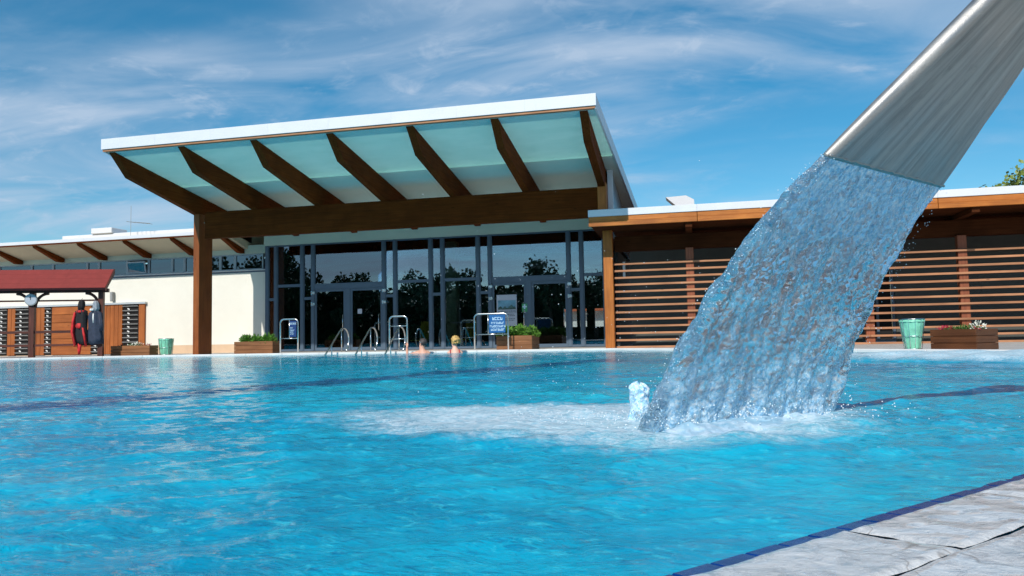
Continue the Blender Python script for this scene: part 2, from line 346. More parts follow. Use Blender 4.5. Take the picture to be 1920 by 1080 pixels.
M['nozzle'] = mat_nozzle()

# ------------------------------------------------------------------ builders
class MB:
    def __init__(s): s.bm = bmesh.new()
    def box(s, x0, x1, y0, y1, z0, z1, bev=0.0, mtx=None):
        x0, x1 = min(x0, x1), max(x0, x1); y0, y1 = min(y0, y1), max(y0, y1); z0, z1 = min(z0, z1), max(z0, z1)
        T = Matrix.Translation(((x0+x1)/2, (y0+y1)/2, (z0+z1)/2)) @ Matrix.Diagonal((x1-x0, y1-y0, z1-z0, 1))
        r = bmesh.ops.create_cube(s.bm, size=1, matrix=(mtx @ T) if mtx else T)
        if bev:
            es = set()
            for v in r['verts']: es.update(v.link_edges)
            bmesh.ops.bevel(s.bm, geom=list(es), offset=bev, segments=1, affect='EDGES')
        return s
    def prism(s, pts, axis, a, b):
        """extrude a 2D polygon along axis 0/1/2 from a to b"""
        def mk(p, c):
            return {0: (c, p[0], p[1]), 1: (p[0], c, p[1]), 2: (p[0], p[1], c)}[axis]
        A = [s.bm.verts.new(mk(p, a)) for p in pts]; B = [s.bm.verts.new(mk(p, b)) for p in pts]
        s.bm.faces.new(A); s.bm.faces.new(B[::-1]); n = len(pts)
        for i in range(n): s.bm.faces.new((A[i], B[i], B[(i+1) % n], A[(i+1) % n]))
        return s
    def tube(s, pts, r, seg=8, caps=True):
        pts = [Vector(p) for p in pts]; rings = []
        rad = r if isinstance(r, (list, tuple)) else [r]*len(pts)
        up = None
        for i, p in enumerate(pts):
            d = (pts[min(i+1, len(pts)-1)] - pts[max(i-1, 0)]).normalized()
            if up is None: up = d.orthogonal().normalized()
            up = (up - d*up.dot(d)).normalized(); sd = d.cross(up)
            rings.append([s.bm.verts.new(p + (up*math.cos(a) + sd*math.sin(a))*rad[i]) for a in [2*math.pi*k/seg for k in range(seg)]])
        for A, B in zip(rings, rings[1:]):
            for k in range(seg): s.bm.faces.new((A[k], A[(k+1) % seg], B[(k+1) % seg], B[k]))
        if caps: s.bm.faces.new(rings[0][::-1]); s.bm.faces.new(rings[-1])
        return s
    def disc(s, c, r, axis='y', th=0.03, seg=24):
        rot = {'y': Matrix.Rotation(R(90), 4, 'X'), 'x': Matrix.Rotation(R(90), 4, 'Y'), 'z': Matrix.Identity(4)}[axis]
        bmesh.ops.create_cone(s.bm, cap_ends=True, segments=seg, radius1=r, radius2=r, depth=th, matrix=Matrix.Translation(c) @ rot); return s
    def ball(s, c, r, sub=2, sc=(1, 1, 1)):
        bmesh.ops.create_icosphere(s.bm, subdivisions=sub, radius=1, matrix=Matrix.Translation(c) @ Matrix.Diagonal((r*sc[0], r*sc[1], r*sc[2], 1))); return s
    def quad(s, a, b, c, d):
        s.bm.faces.new([s.bm.verts.new(p) for p in (a, b, c, d)]); return s
    def build(s, name, m, parent=None, smooth=False, world=True):
        bmesh.ops.recalc_face_normals(s.bm, faces=s.bm.faces[:])
        me = bpy.data.meshes.new(name); s.bm.to_mesh(me); s.bm.free()
        return link(name, me, m, parent, smooth, world)
def wloc(o):
    v = Vector((0, 0, 0))
    while o is not None: v += o.location; o = o.parent
    return v
def link(name, me, m, parent=None, smooth=False, world=True):
    o = bpy.data.objects.new(name, me); COL.objects.link(o)
    if m: me.materials.append(m)
    if smooth: me.polygons.foreach_set('use_smooth', [True]*len(me.polygons))
    if parent is not None:
        o.parent = parent
        if world: me.transform(Matrix.Translation(-wloc(parent)))
    return o
def tag(o, label=None, cat=None, group=None, kind=None):
    if label: o['label'] = label
    if cat: o['category'] = cat
    if group: o['group'] = group
    if kind: o['kind'] = kind
    return o
def thing(name, loc, label, cat, group=None, rz=0):
    o = bpy.data.objects.new(name, None); COL.objects.link(o); o.location = loc; o.rotation_euler = (0, 0, rz); o.empty_display_size = 0.2
    return tag(o, label, cat, group)
def copy_tree(o, parent=None):
    c = o.copy(); COL.objects.link(c)
    if parent is not None: c.parent = parent
    for ch in list(o.children): copy_tree(ch, c)
    return c
def lattice(xs, zs, holes, y0, y1):
    """one connected frame: cells of the xs/zs grid are solid except those in holes"""
    m = MB(); bm = m.bm; V = [[[bm.verts.new((x, y, z)) for z in zs] for x in xs] for y in (y0, y1)]
    nx, nz = len(xs)-1, len(zs)-1; sol = lambda i, k: 0 <= i < nx and 0 <= k < nz and (i, k) not in holes
    A, C = V
    for i in range(nx):
        for k in range(nz):
            if not sol(i, k): continue
            for L in (A, C): bm.faces.new((L[i][k], L[i+1][k], L[i+1][k+1], L[i][k+1]))
            for (di, dk, p, q) in ((-1, 0, (i, k), (i, k+1)), (1, 0, (i+1, k), (i+1, k+1)), (0, -1, (i, k), (i+1, k)), (0, 1, (i, k+1), (i+1, k+1))):
                if not sol(i+di, k+dk): bm.faces.new((A[p[0]][p[1]], A[q[0]][q[1]], C[q[0]][q[1]], C[p[0]][p[1]]))
    bmesh.ops.delete(bm, geom=[v for v in bm.verts if not v.link_faces], context='VERTS')
    return m
def B(name, m, parent, x0, x1, y0, y1, z0, z1, bev=0.0):
    return MB().box(x0, x1, y0, y1, z0, z1, bev).build(name, m, parent)
def npmesh(name, co, faces):
    me = bpy.data.meshes.new(name); me.from_pydata(co.tolist() if hasattr(co, 'tolist') else co, [], faces.tolist() if hasattr(faces, 'tolist') else faces); return me
def gridfaces(nu, nv, wrap=False):
    i, j = np.meshgrid(np.arange(nu-1), np.arange(nv if wrap else nv-1), indexing='ij')
    j2 = (j+1) % nv
    return np.stack([i*nv+j, (i+1)*nv+j, (i+1)*nv+j2, i*nv+j2], -1).reshape(-1, 4)

# ------------------------------------------------------------------ ground, pool
g = MB(); g.quad((-1500, -1500, -0.6), (1500, -1500, -0.6), (1500, 1500, -0.6), (-1500, 1500, -0.6))
tag(g.build('ground', M['grass']), kind='structure')
E0 = Vector((-0.02, 1.335)); ED = Vector((0.665, 0.747)).normalized(); EO = Vector((ED.y, -ED.x))    # near pool edge and its deck-side normal
def near(tv, off): q = E0 + ED*tv + EO*off; return (q.x, q.y)
FAR = [(-34, 14.2), (-17.0, 20.6), (-2.2, 20.6), (0.6, 18.15), (3.15, 15.6), (5.0, 13.5), (8.5, 10.2)]
NEAROFF = 0.80
hole = FAR + [near(9.5, NEAROFF), near(-24, NEAROFF), (-34, -16)]
outer = [(-70, 60), (60, 60), (60, -60), (-70, -60)]
bm = bmesh.new()
for loop in (hole, outer):
    vs = [bm.verts.new((x, y, 0.03)) for x, y in loop]
    for i in range(len(vs)): bm.edges.new((vs[i], vs[(i+1) % len(vs)]))
bmesh.ops.triangle_fill(bm, edges=bm.edges[:], use_beauty=True, normal=(0, 0, 1))
me = bpy.data.meshes.new('pool_deck'); bm.to_mesh(me); bm.free()
deck = tag(link('pool_deck', me, M['paver']), kind='structure')
for (ax, ay), (bx, by) in zip(FAR, FAR[1:]):
    d = Vector((bx-ax, by-ay)); L = d.length; ang = math.atan2(d.y, d.x); n = max(1, round(L/1.2))
    for k in range(n):
        T = Matrix.Translation((ax, ay, 0)) @ Matrix.Rotation(ang, 4, 'Z')
        MB().box(L*k/n+0.002, L*(k+1)/n-0.002, -0.02, 0.28, -0.30, 0.052, 0.012, T).build('rim_stone', M['rim'], deck)
# rough flagstones of the near edge, dipping under the water
def slab(t0, t1, o0, o1, seed):
    nu, nv = 34, 20
    u = np.linspace(0, 1, nu); v = np.linspace(0, 1, nv); U, V = np.meshgrid(u, v, indexing='ij')
    tt = t0+(t1-t0)*U; oo = o0+(o1-o0)*V
    co = []
    for a, b, uu, vv in zip(tt.ravel(), oo.ravel(), U.ravel(), V.ravel()):
        wb = noise.noise(Vector((a*4, b*4, seed)))*0.006
        p = E0 + ED*(a+wb) + EO*(b+wb)
        base = 0.014 + 0.012*min(1, max(0, (b-0.03)/0.20))
        h = noise.fractal(Vector((p.x*9, p.y*9, seed*0.3)), 0.9, 2.0, 5)*0.0035
        edge = min(uu, 1-uu)*(t1-t0); edge2 = min(vv, 1-vv)*(o1-o0); e = min(edge, edge2)
        co.append((p.x, p.y, base+h - 0.006*math.exp(-e/0.003)))
    me = npmesh('flagstone', np.array(co), gridfaces(nu, nv))
    link('flagstone', me, M['stone'], deck, True)
rows = [(0.012, 0.236), (0.241, 0.50), (0.505, 0.86)]
k = 0
for o0, o1 in rows:
    tcur = -3.0 + rng.random()*0.3
    while tcur < 4.5:
        L = 0.55+rng.random()*0.35; slab(tcur+0.004, tcur+L-0.004, o0, o1, k*1.7); tcur += L; k += 1
jt = MB(); a = near(-4, -0.1); b_ = near(6, -0.1); c_ = near(6, 0.95); d_ = near(-4, 0.95)
jt.quad((*a, -0.07), (*b_, -0.07), (*c_, 0.008), (*d_, 0.008)); jt.build('joint_bed', M['soil'], deck)
tcur = -3.0
while tcur < 5.5:
    T = Matrix.Translation((E0.x, E0.y, 0)) @ Matrix.Rotation(math.atan2(ED.y, ED.x), 4, 'Z') @ Matrix.Translation((tcur, -0.03, 0)) @ Matrix.Rotation(R(-4), 4, 'X')
    z = 0.0062 + rng.uniform(-0.0006, 0.0006)
    MB().box(0.001, 0.099, 0.005, 0.066, -0.10, z, 0.004, T).build('edge_tile', M['navy_tile'], deck)
    tcur += 0.1

# waves
wr = np.random.RandomState(4)
NW = 60
lam = np.exp(wr.uniform(math.log(0.065), math.log(1.15), NW)); wth = wr.normal(R(-66), R(44), NW); wph = wr.uniform(0, 6.28, NW)
JB = np.array([0.25, 3.6])
def waves(x, y, sp=None):
    wx = x + 0.10*np.sin(1.3*y+0.7*x) + 0.05*np.sin(3.1*x-2.2*y+1.0); wy = y + 0.10*np.sin(1.1*x-0.5*y+2.0) + 0.05*np.sin(2.7*y+1.9*x)
    h = np.zeros_like(x)
    r = np.hypot(x-JB[0], y-JB[1]); boost = 1.0 + 0.6*np.exp(-(r/1.4)**2)
    for l, th, ph in zip(lam, wth, wph):
        kk = 6.2832/l; a = 0.031*l/6.2832*min(1.0, (0.20/l)**0.85)
        w = 1.0 if sp is None else np.clip((l/np.maximum(sp, 1e-6)-2.2)/2.0, 0, 1)
        q = np.sin(kk*(wx*math.cos(th)+wy*math.sin(th))+ph); h += a*w*(q - 0.25*np.cos(2*(kk*(wx*math.cos(th)+wy*math.sin(th))+ph)))
    h *= boost
    h += 0.004*np.sin(r*19.0)*np.exp(-np.abs(r-1.1)/0.5)
    return h
ang = np.concatenate([np.arange(40, 143, 0.26), np.arange(143, 400, 5.0)])
ang = np.radians(ang); rad = np.exp(np.arange(math.log(0.85), math.log(44), 0.0058))
Rg, Ag = np.meshgrid(rad, ang, indexing='ij'); Xw = Rg*np.cos(Ag); Yw = Rg*np.sin(Ag)
Zw = waves(Xw, Yw, Rg*0.0058)
Zw *= 1.0 - 0.6*np.clip((Rg-5)/10, 0, 1)
Zw *= np.clip(0.25 + (-((Xw-E0.x)*EO.x+(Yw-E0.y)*EO.y))/0.7, 0.25, 1)
FO = np.zeros_like(Xw)
def ell(cx, cy, dx, dy, ru, rv, amp, pw=1.0):
    L = math.hypot(dx, dy); dx, dy = dx/L, dy/L
    u = ((Xw-cx)*dx+(Yw-cy)*dy)/ru; v = (-(Xw-cx)*dy+(Yw-cy)*dx)/rv
    return amp*np.clip(1-np.sqrt(u*u+v*v), 0, 1)**pw
for e in ((-0.50, 3.72, -1, 0.10, 1.45, 0.95, 1.5, 0.7), (-1.35, 3.85, -1, 0.1, 1.1, 0.62, 0.75, 0.8), (0.22, 3.60, 0.55, 0.83, 1.2, 0.52, 1.25, 0.8), (-1.9, 4.6, -1, 0.3, 0.8, 0.3, 0.45, 1.0),
          (4.5, 11.0, 1, -0.42, 3.3, 1.5, 1.7, 0.6), (2.3, 11.6, 1, -0.42, 2.4, 0.7, 0.8, 0.8)):
    FO = np.maximum(FO, ell(*e))
Zw += np.clip(FO, 0, 1)*np.where(Yw > 8, 0.085, 0.016) + 0.02*np.where(Yw > 8, 1, 0)*np.clip(FO, 0, 1)*np.sin(Xw*7+np.sin(Yw*5)*2)
co = np.stack([Xw, Yw, Zw], -1).reshape(-1, 3)
me = npmesh('pool_water', co, gridfaces(len(rad), len(ang), True))
at = me.attributes.new('foam', 'FLOAT', 'POINT'); at.data.foreach_set('value', FO.ravel())
tag(link('pool_water', me, M['water'], None, True), kind='structure')

# foam
def foam_patch(name, ctr, du, ru, rv, step, rise, label, seed, thr=0.30):
    du = Vector(du).normalized(); dvv = Vector((-du.y, du.x))
    nu, nv = int(2.4*ru/step), int(2.4*rv/step)
    u = np.linspace(-1.2, 1.2, nu); v = np.linspace(-1.2, 1.2, nv); U, V = np.meshgrid(u, v, indexing='ij')
    X = ctr[0]+du.x*U*ru+dvv.x*V*rv; Y = ctr[1]+du.y*U*ru+dvv.y*V*rv
    N = np.array([noise.fractal(Vector((a*2.6, b*2.6, seed)), 0.8, 2.1, 5) for a, b in zip(X.ravel(), Y.ravel())]).reshape(X.shape)
    N2 = np.array([noise.fractal(Vector((a*22, b*22, seed+3)), 0.9, 2.0, 3) for a, b in zip(X.ravel(), Y.ravel())]).reshape(X.shape)
    mask = 1 - np.sqrt(U**2+V**2) + 0.42*N
    H = waves(X, Y) + np.clip((mask-thr), -0.6, 0.55)*rise + N2*0.007*np.clip(mask*2.2, 0, 1) - 0.004
    me = npmesh(name, np.stack([X, Y, H], -1).reshape(-1, 3), gridfaces(nu, nv))
    o = link(name, me, M['foam'], None, True); return tag(o, label, 'foam', None, 'stuff')
foam_patch('foam', (0.26, 3.56), (0.55, 0.83), 1.0, 0.24, 0.010, 0.075, 'churned white foam at the foot of the falling water curtain', 4.0, 0.2)
def bubbles(pts_fn, n, r0, r1, label, seed):
    r2 = random.Random(seed); m = MB(); P = np.array([pts_fn(r2) for _ in range(n)]); H = waves(P[:, 0], P[:, 1])
    for (x, y, dz), h in zip(P, H): m.ball((x, y, h+dz), r2.uniform(r0, r1), 1)
    tag(m.build('foam_bubbles', M['droplet'], None, True), label, 'bubbles', None, 'stuff')
def pb(r2):
    a = r2.uniform(0, 6.283); q = r2.random()**0.6
    return (-0.45+1.0*q*math.cos(a), 3.75+0.55*q*math.sin(a), 0.010*(1-q)+0.010)
bubbles(pb, 1400, 0.001, 0.0032, 'white bubbles on the foam patch beside the falling water', 5)
# little bubbling spout behind the curtain
def spout():
    n, mseg = 40, 40; co = []
    for i in range(n):
        f = i/(n-1); z = 0.20*f - 0.02
        for j in range(mseg):
            a = 2*math.pi*j/mseg; r = 0.040 + 0.045*math.exp(-f*7) + 0.010*f
            if f > 0.85: r *= math.sqrt(max(0.0, 1-((f-0.85)/0.152)**2))
            q = Vector((math.cos(a)*2, math.sin(a)*2, z*20)); r *= 1 + 0.22*noise.fractal(q*1.9, 0.7, 2.1, 5)
            co.append((-0.245+r*math.cos(a), 3.72+r*math.sin(a), z*(1+0.12*noise.noise(Vector((math.cos(a)*2.5, math.sin(a)*2.5, 4))))))
    me = npmesh('bubble_fountain', np.array(co), gridfaces(n, mseg, True))
    at = me.attributes.new('aeration', 'FLOAT', 'POINT'); at.data.foreach_set('value', np.full(len(co), 0.98))
    o = link('bubble_fountain', me, M['jet'], None, True)
    tag(o, 'small white bubbling water spout rising beside the falling curtain', 'water jet')
spout()

# ------------------------------------------------------------------ waterfall nozzle and its water
NA, NB = Vector((0.552, 3.110, 1.10)), Vector((1.216, 3.969, 1.10))
T0, T1, AL, HJ = Vector((-0.741, 0.128)), Vector((-0.509, 0.084)), 0.695, 1.10
WD = (NB-NA).normalized()
Dl = Vector((0.783, 0.088, 0.72)); Dr = Vector((0.441, -0.354, 0.72))
NU = WD.cross(Dl).normalized(); DC = (Dl+Dr)/2
if NU.z < 0: NU = -NU                                                   # upper side of the spout
def rrect(w, h, n, r):
    """rounded rectangle loop (centre 0, width w along x, height h along y), n points by arc length"""
    r = min(r, h/2*0.98, w/2*0.98); pts = []
    for cx, cy, a0 in ((w/2-r, h/2-r, 0), (-w/2+r, h/2-r, 90), (-w/2+r, -h/2+r, 180), (w/2-r, -h/2+r, 270)):
        for k in range(9): a = R(a0+90*k/8); pts.append((cx+r*math.cos(a), cy+r*math.sin(a)))
    pts = np.array(pts+[pts[0]]); d = np.r_[0, np.cumsum(np.hypot(*np.diff(pts, axis=0).T))]
    s = np.linspace(0, d[-1], n, endpoint=False); return np.stack([np.interp(s, d, pts[:, 0]), np.interp(s, d, pts[:, 1])], -1)
noz = thing('water_spout', (2.45, 3.05, 0.03), 'wide streaked stainless steel waterfall spout slanting in over the pool', 'water spout')
def nozzle():
    n = 96; rings = []; uvs = []
    ks = [0, 0.012, 0.03, 0.08] + [0.08+0.06*i for i in range(1, 21)]
    for k in ks:
        bend = max(0.0, k-1.05)
        A = NA + Dl*k; Bq = NB + Dr*k
        dz = -0.55*bend*bend/0.25*0.25; out = Vector((0.10, -0.03, 0))*bend
        A = A+out+Vector((0, 0, dz)); Bq = Bq+out+Vector((0, 0, dz))
        w = (Bq-A).length; wd = (Bq-A).normalized(); th = 0.024 + 0.048*min(1, k/0.85)
        up = (NU - wd*NU.dot(wd)).normalized()
        c = (A+Bq)/2 + up*(th/2)
        L = rrect(w, th, n, min(0.05, th*0.46))
        rings.append([c + wd*x + up*y for x, y in L])
        uvs.append([(j/n*2.4, k) for j in range(n)])
    co = [tuple(p) for r in rings for p in r]
    me = npmesh('spout_body', co, gridfaces(len(ks), n, True).tolist())
    uvl = me.uv_layers.new(name='UVMap'); flat = [q for u in uvs for q in u]
    for li, lp in enumerate(me.loops): uvl.data[li].uv = flat[lp.vertex_index]
    o = link('spout_body', me, M['nozzle'], noz, True)
    sm = o.modifiers.new('wall', 'SOLIDIFY'); sm.thickness = 0.006; sm.offset = -1
    # weld bead on the lip
    pts = []
    for i in range(70):
        f = i/69; p = NA.lerp(NB, f) + (Dl*0.012) - NU*0.002
        p += Vector((noise.noise(Vector((f*30, 0, 0))), noise.noise(Vector((f*30, 5, 0))), noise.noise(Vector((f*30, 9, 0)))))*0.006
        pts.append(p)
    MB().tube(pts, [0.006+0.004*abs(noise.noise(Vector((i*0.6, 3, 1)))) for i in range(70)], 8).build('lip_weld', M['nozzle'], noz, True)
    # the neck turning down to the deck beyond the frame
    kk = ks[-1]; A = NA+Dl*kk; Bq = NB+Dr*kk; c = (A+Bq)/2
    bend = kk-1.05; c += Vector((0.10, -0.03, 0))*bend + Vector((0, 0, -0.55*bend*bend)) + NU*0.07
    pp = [c-DC*0.06, c+DC*0.08, c+DC*0.2+Vector((0.02, 0, -0.03)), c+DC*0.3+Vector((0.10, 0, -0.10)), Vector((2.30, 3.12, 2.0)), Vector((2.45, 3.05, 1.75)), Vector((2.45, 3.05, 1.2)), Vector((2.45, 3.05, 0.03))]
    MB().tube(pp, [0.16, 0.16, 0.15, 0.14, 0.13, 0.13, 0.13, 0.13], 24).build('neck', M['nozzle'], noz, True)
    MB().disc((2.45, 3.05, 0.04), 0.30, 'z', 0.03, 32).build('base_plate', M['nozzle'], noz)
nozzle()
def jet_edge(l, T, s): return np.array([l.x+T.x*s, l.y+T.y*s, HJ-AL*s-(HJ-AL)*s*s])
def jet():
    ns, n = 300, 440; co = np.zeros((ns, n, 3)); aer = np.zeros((ns, n))
    for i in range(ns):
        s = -0.02 + 1.07*i/(ns-1); A = jet_edge(NA, T0, s); Bq = jet_edge(NB, T1, s)
        tg = (jet_edge(NA, T0, s+0.01)+jet_edge(NB, T1, s+0.01)-A-Bq); tg /= np.linalg.norm(tg)
        wd = Bq-A; w = np.linalg.norm(wd); wd /= w
        nn = np.cross(wd, tg); nn /= np.linalg.norm(nn)
        if nn[2] < 0: nn = -nn
        th = 0.030 + 0.05*min(1, max(0, s)*1.6)
        L = rrect(w-0.004, th, n, th*0.45)
        c = (A+Bq)/2 + nn*(th/2-0.002 if s < 0.1 else th/2)
        co[i] = c + L[:, :1]*wd + L[:, 1:]*nn
        side = 1-0.75*np.clip((np.abs(L[:, 0])/(w/2)-0.90)/0.08, 0, 1)  # eases the pale mix where the sun whitens the sides
        aer[i] = (0.46*np.clip(1-s/0.5, 0, 1) + 0.17 + 0.45*np.clip((s-0.72)/0.28, 0, 1)**1.3)*side
    du = np.roll(co, -1, 1)-np.roll(co, 1, 1); ds = np.gradient(co, axis=0); N = np.cross(du, ds); N /= np.maximum(np.linalg.norm(N, axis=-1, keepdims=True), 1e-9)
    flat = co.reshape(-1, 3); sp = np.repeat(np.linspace(0, 1, ns), n)
    # flow-aligned coordinates: stretch the noise along the fall
    disp = np.zeros(len(flat)); lat = np.zeros(len(flat))
    WDa = np.array(WD); fl = flat
    uu = fl@WDa; vv = fl[:, 2]*1.25; qq = fl@np.array((NU.x, NU.y, NU.z))
    for i in range(len(flat)):
        s = sp[i]; amp = 0.35 + 0.65*min(1, s*2.0)
        sk = uu[i] + 0.15*vv[i]
        a = noise.noise(Vector((sk*25, vv[i]*10, qq[i]*18)))
        b = noise.noise(Vector((sk*58+9, vv[i]*38, qq[i]*50)))
        c = noise.noise(Vector((sk*8+3, vv[i]*4, qq[i]*6)))
        e_ = noise.noise(Vector((sk*14+5, vv[i]*5.5, qq[i]*10)))
        disp[i] = 0.0095*a*min(1, 0.15+s*1.5) + (0.0036+0.0020*s)*b + 0.021*e_*min(1, s*1.2) + 0.007*c*s
        lat[i] = 0.009*noise.noise(Vector((vv[i]*9, qq[i]*6, 31)))*s
    flat = flat + N.reshape(-1, 3)*disp[:, None] + WDa*lat[:, None]
    me = npmesh('falling_water', flat, gridfaces(ns, n, True))
    at = me.attributes.new('aeration', 'FLOAT', 'POINT'); at.data.foreach_set('value', aer.ravel())
    o = link('falling_water', me, M['jet'], None, True)
    tag(o, 'thick rippling curtain of water falling from the steel spout into the pool', 'waterfall')
jet()
def drops():
    m = MB(); r2 = random.Random(3)
    for i in range(1500):
        f = r2.random()
        if i < 820:                                       # splash at the foot
            A = jet_edge(NA, T0, 1.0); Bq = jet_edge(NB, T1, 1.0); p = A+(Bq-A)*f
            an = r2.uniform(0, 6.28); d = abs(r2.gauss(0, 0.16))
            p = p + np.array([math.cos(an)*d*1.5, math.sin(an)*d, abs(r2.gauss(0, 0.07))*math.exp(-d*2)+0.006])
            r = r2.uniform(0.0012, 0.0042)
        elif i < 1150:                                    # drops leaving the sides of the curtain
            s = r2.random(); q = r2.random() < 0.6
            p = jet_edge(NA if q else NB, T0 if q else T1, s) + np.array(WD)*(-1 if q else 1)*abs(r2.gauss(0, 0.05))*(0.3+s) + np.array([r2.gauss(0, .02), r2.gauss(0, .02), r2.gauss(0, .02)])
            r = r2.uniform(0.001, 0.003)
        else:                                             # fine spray drifting off to the side
            p = np.array([r2.uniform(-1.3, 0.5), r2.uniform(3.2, 5.2), abs(r2.gauss(0.15, 0.38))]); r = r2.uniform(0.0008, 0.0026)
        m.ball(Vector(p), r, 1)
    tag(m.build('water_spray', M['droplet'], None, True), 'white drops of spray around the falling water', 'spray', None, 'stuff')
drops()

# ------------------------------------------------------------------ main hall
YC, YG = 21.7, 24.4
hall = thing('bath_hall', (-8.5, YG, 0.03), 'glass fronted bathing hall under a large tilted white canopy roof', 'building')
def zsof(y): return 5.93 - 0.155*(y-17.95)
def ztop(y): return 6.27 - 0.155*(y-17.8)
def xr(y): return -2.0 + 0.045*(y-17.8)
# roof slab, with a white edge front and sides
def roofslab():
    Y0, Y1 = 20.95, 34.0; v = []
    for y in (Y0, Y1):
        for x, f in ((-16.10, zsof), (xr(y)-0.06, zsof), (xr(y)-0.06, lambda q: ztop(q)-0.02), (-16.10, lambda q: ztop(q)-0.02)): v.append((x, y, f(y)))
    b = bmesh.new(); V = [b.verts.new(p) for p in v]
    for f in ((0, 1, 2, 3), (7, 6, 5, 4), (0, 4, 5, 1), (1, 5, 6, 2), (2, 6, 7, 3), (3, 7, 4, 0)): b.faces.new([V[i] for i in f])
    m = MB(); m.bm.free(); m.bm = b; return m.build('roof', M['soffit'], hall)
roof = roofslab()
M['frosted'] = frosted()
def sheet(name, x0, x1, y0, y1, m, parent, z0=0.0, z1=0.012):
    b = MB(); fx = x1 if callable(x1) else (lambda y: x1)
    P = [(x, y, zsof(y)+z) for y in (y0, y1) for x, z in ((x0, z0), (fx(y), z0), (fx(y), z1), (x0, z1))]
    V = [b.bm.verts.new(p) for p in P]
    for f in ((0, 1, 2, 3), (7, 6, 5, 4), (0, 4, 5, 1), (1, 5, 6, 2), (2, 6, 7, 3), (3, 7, 4, 0)): b.bm.faces.new([V[i] for i in f])
    return b.build(name, m, parent)
RX = [-15.95+2.27*i for i in range(7)]; RX[-1] = -2.33
PXE = [-16.098]+RX[1:-1]+[-2.065]
for a, b in zip(PXE, PXE[1:]):                                # frosted sheets, one per bay, over the open front of the canopy
    sheet('canopy_pane', a+0.006, (lambda y: xr(y)-0.062) if b == PXE[-1] else b-0.006, 17.865, 20.945, M['frosted'], roof)
for i in range(8):                                           # coated fascia sheets along the front
    xa = -16.17 + (14.17)*i/8; xb = -16.17 + 14.17*(i+1)/8
    MB().box(xa+0.0003, xb-0.0003, 17.80, 17.856, 5.985, 6.285, 0.002).build('fascia_panel', M['white_metal'], roof)
B('fascia_board', SLAT[0], roof, -16.14, -2.03, 17.83, 17.95, 5.925, 5.982)
def sidefascia(xf, s):
    b = MB(); pts = []
    for y in (17.86, 34.0):
        x = xf(y); pts += [(x, y, zsof(y)-0.02), (x+s*0.05, y, zsof(y)-0.02), (x+s*0.05, y, ztop(y)+0.02), (x, y, ztop(y)+0.02)]
    V = [b.bm.verts.new(p) for p in pts]
    for f in ((0, 1, 2, 3), (7, 6, 5, 4), (0, 4, 5, 1), (1, 5, 6, 2), (2, 6, 7, 3), (3, 7, 4, 0)): b.bm.faces.new([V[i] for i in f])
    b.build('fascia_panel', M['white_metal'], roof)
sidefascia(lambda y: xr(y)-0.058, 1); sidefascia(lambda y: -16.102, -1)
RX = [-15.95+2.27*i for i in range(7)]; RX[-1] = -2.33
for x in RX:
    def zb(y): return 5.32-0.195*(y-18.6)
    yb = 24.9
    MB().prism([(17.97, zsof(17.97)-0.003), (yb, zsof(yb)-0.003), (yb, zb(yb)), (18.62, zb(18.62))], 0, x-0.10, x+0.10).build('rafter', DARK[1], hall)
B('beam', DARK[0], hall, -15.50, -2.46, YC-0.11, YC+0.13, 3.86, 4.735, 0.008)
cl_ = MB().box(-16.0, -15.78, YC, YC+0.72, 0.03, 4.72, 0.01).build('column', COLUMN[2], hall)
B('column', ORANGE[2], hall, -2.455, -2.20, YC-0.12, YC+0.24, 3.90, 4.86, 0.01)
for x in (-15.89,):
    MB().disc((x+0.115, YC+0.25, 4.45), 0.03, 'x', 0.02, 12).build('bolt', M['chrome'], hall)
for x in RX[1:-1]:
    B('bracket', M['steel'], hall, x-0.112, x-0.104, YC-0.02, YC+0.08, 4.70, 4.95)
# upper side wall over the low wing
MB().prism([(YC+0.30, 3.4), (YC+0.30, zsof(YC+0.3)-0.004), (33.8, zsof(33.8)-0.004), (33.8, 3.2)], 0, -2.16, -2.06).build('gable_wall', M['gable'], hall)
B('gable_post', M['white_metal'], hall, -2.19, -2.03, YC+0.245, YC+0.297, 3.45, zsof(YC+0.25)-0.01)
# header strip above the glass, side and back walls, floor
B('header_wall', M['pale_green'], hall, -15.0, -2.47, YG-0.06, YG+0.08, 3.90, 4.90)
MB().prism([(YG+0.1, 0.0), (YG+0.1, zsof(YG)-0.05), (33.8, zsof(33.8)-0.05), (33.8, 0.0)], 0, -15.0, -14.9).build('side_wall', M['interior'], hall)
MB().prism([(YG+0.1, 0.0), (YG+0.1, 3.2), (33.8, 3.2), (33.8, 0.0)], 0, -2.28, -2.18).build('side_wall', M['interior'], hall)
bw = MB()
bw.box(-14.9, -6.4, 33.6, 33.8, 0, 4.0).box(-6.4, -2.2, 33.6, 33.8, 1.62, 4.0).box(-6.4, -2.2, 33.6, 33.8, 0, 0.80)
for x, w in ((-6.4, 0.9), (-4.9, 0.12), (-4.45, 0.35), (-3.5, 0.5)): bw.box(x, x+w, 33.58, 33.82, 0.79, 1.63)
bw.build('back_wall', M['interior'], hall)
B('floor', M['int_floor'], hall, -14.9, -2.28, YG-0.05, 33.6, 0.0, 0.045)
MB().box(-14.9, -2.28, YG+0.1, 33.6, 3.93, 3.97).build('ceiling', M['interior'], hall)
B('inner_column', M['int_col'], hall, -8.56, -8.17, 25.9, 26.3, 0.045, 3.93)
B('inner_column', M['int_col'], hall, -14.0, -13.7, 25.6, 25.9, 0.045, 3.93)
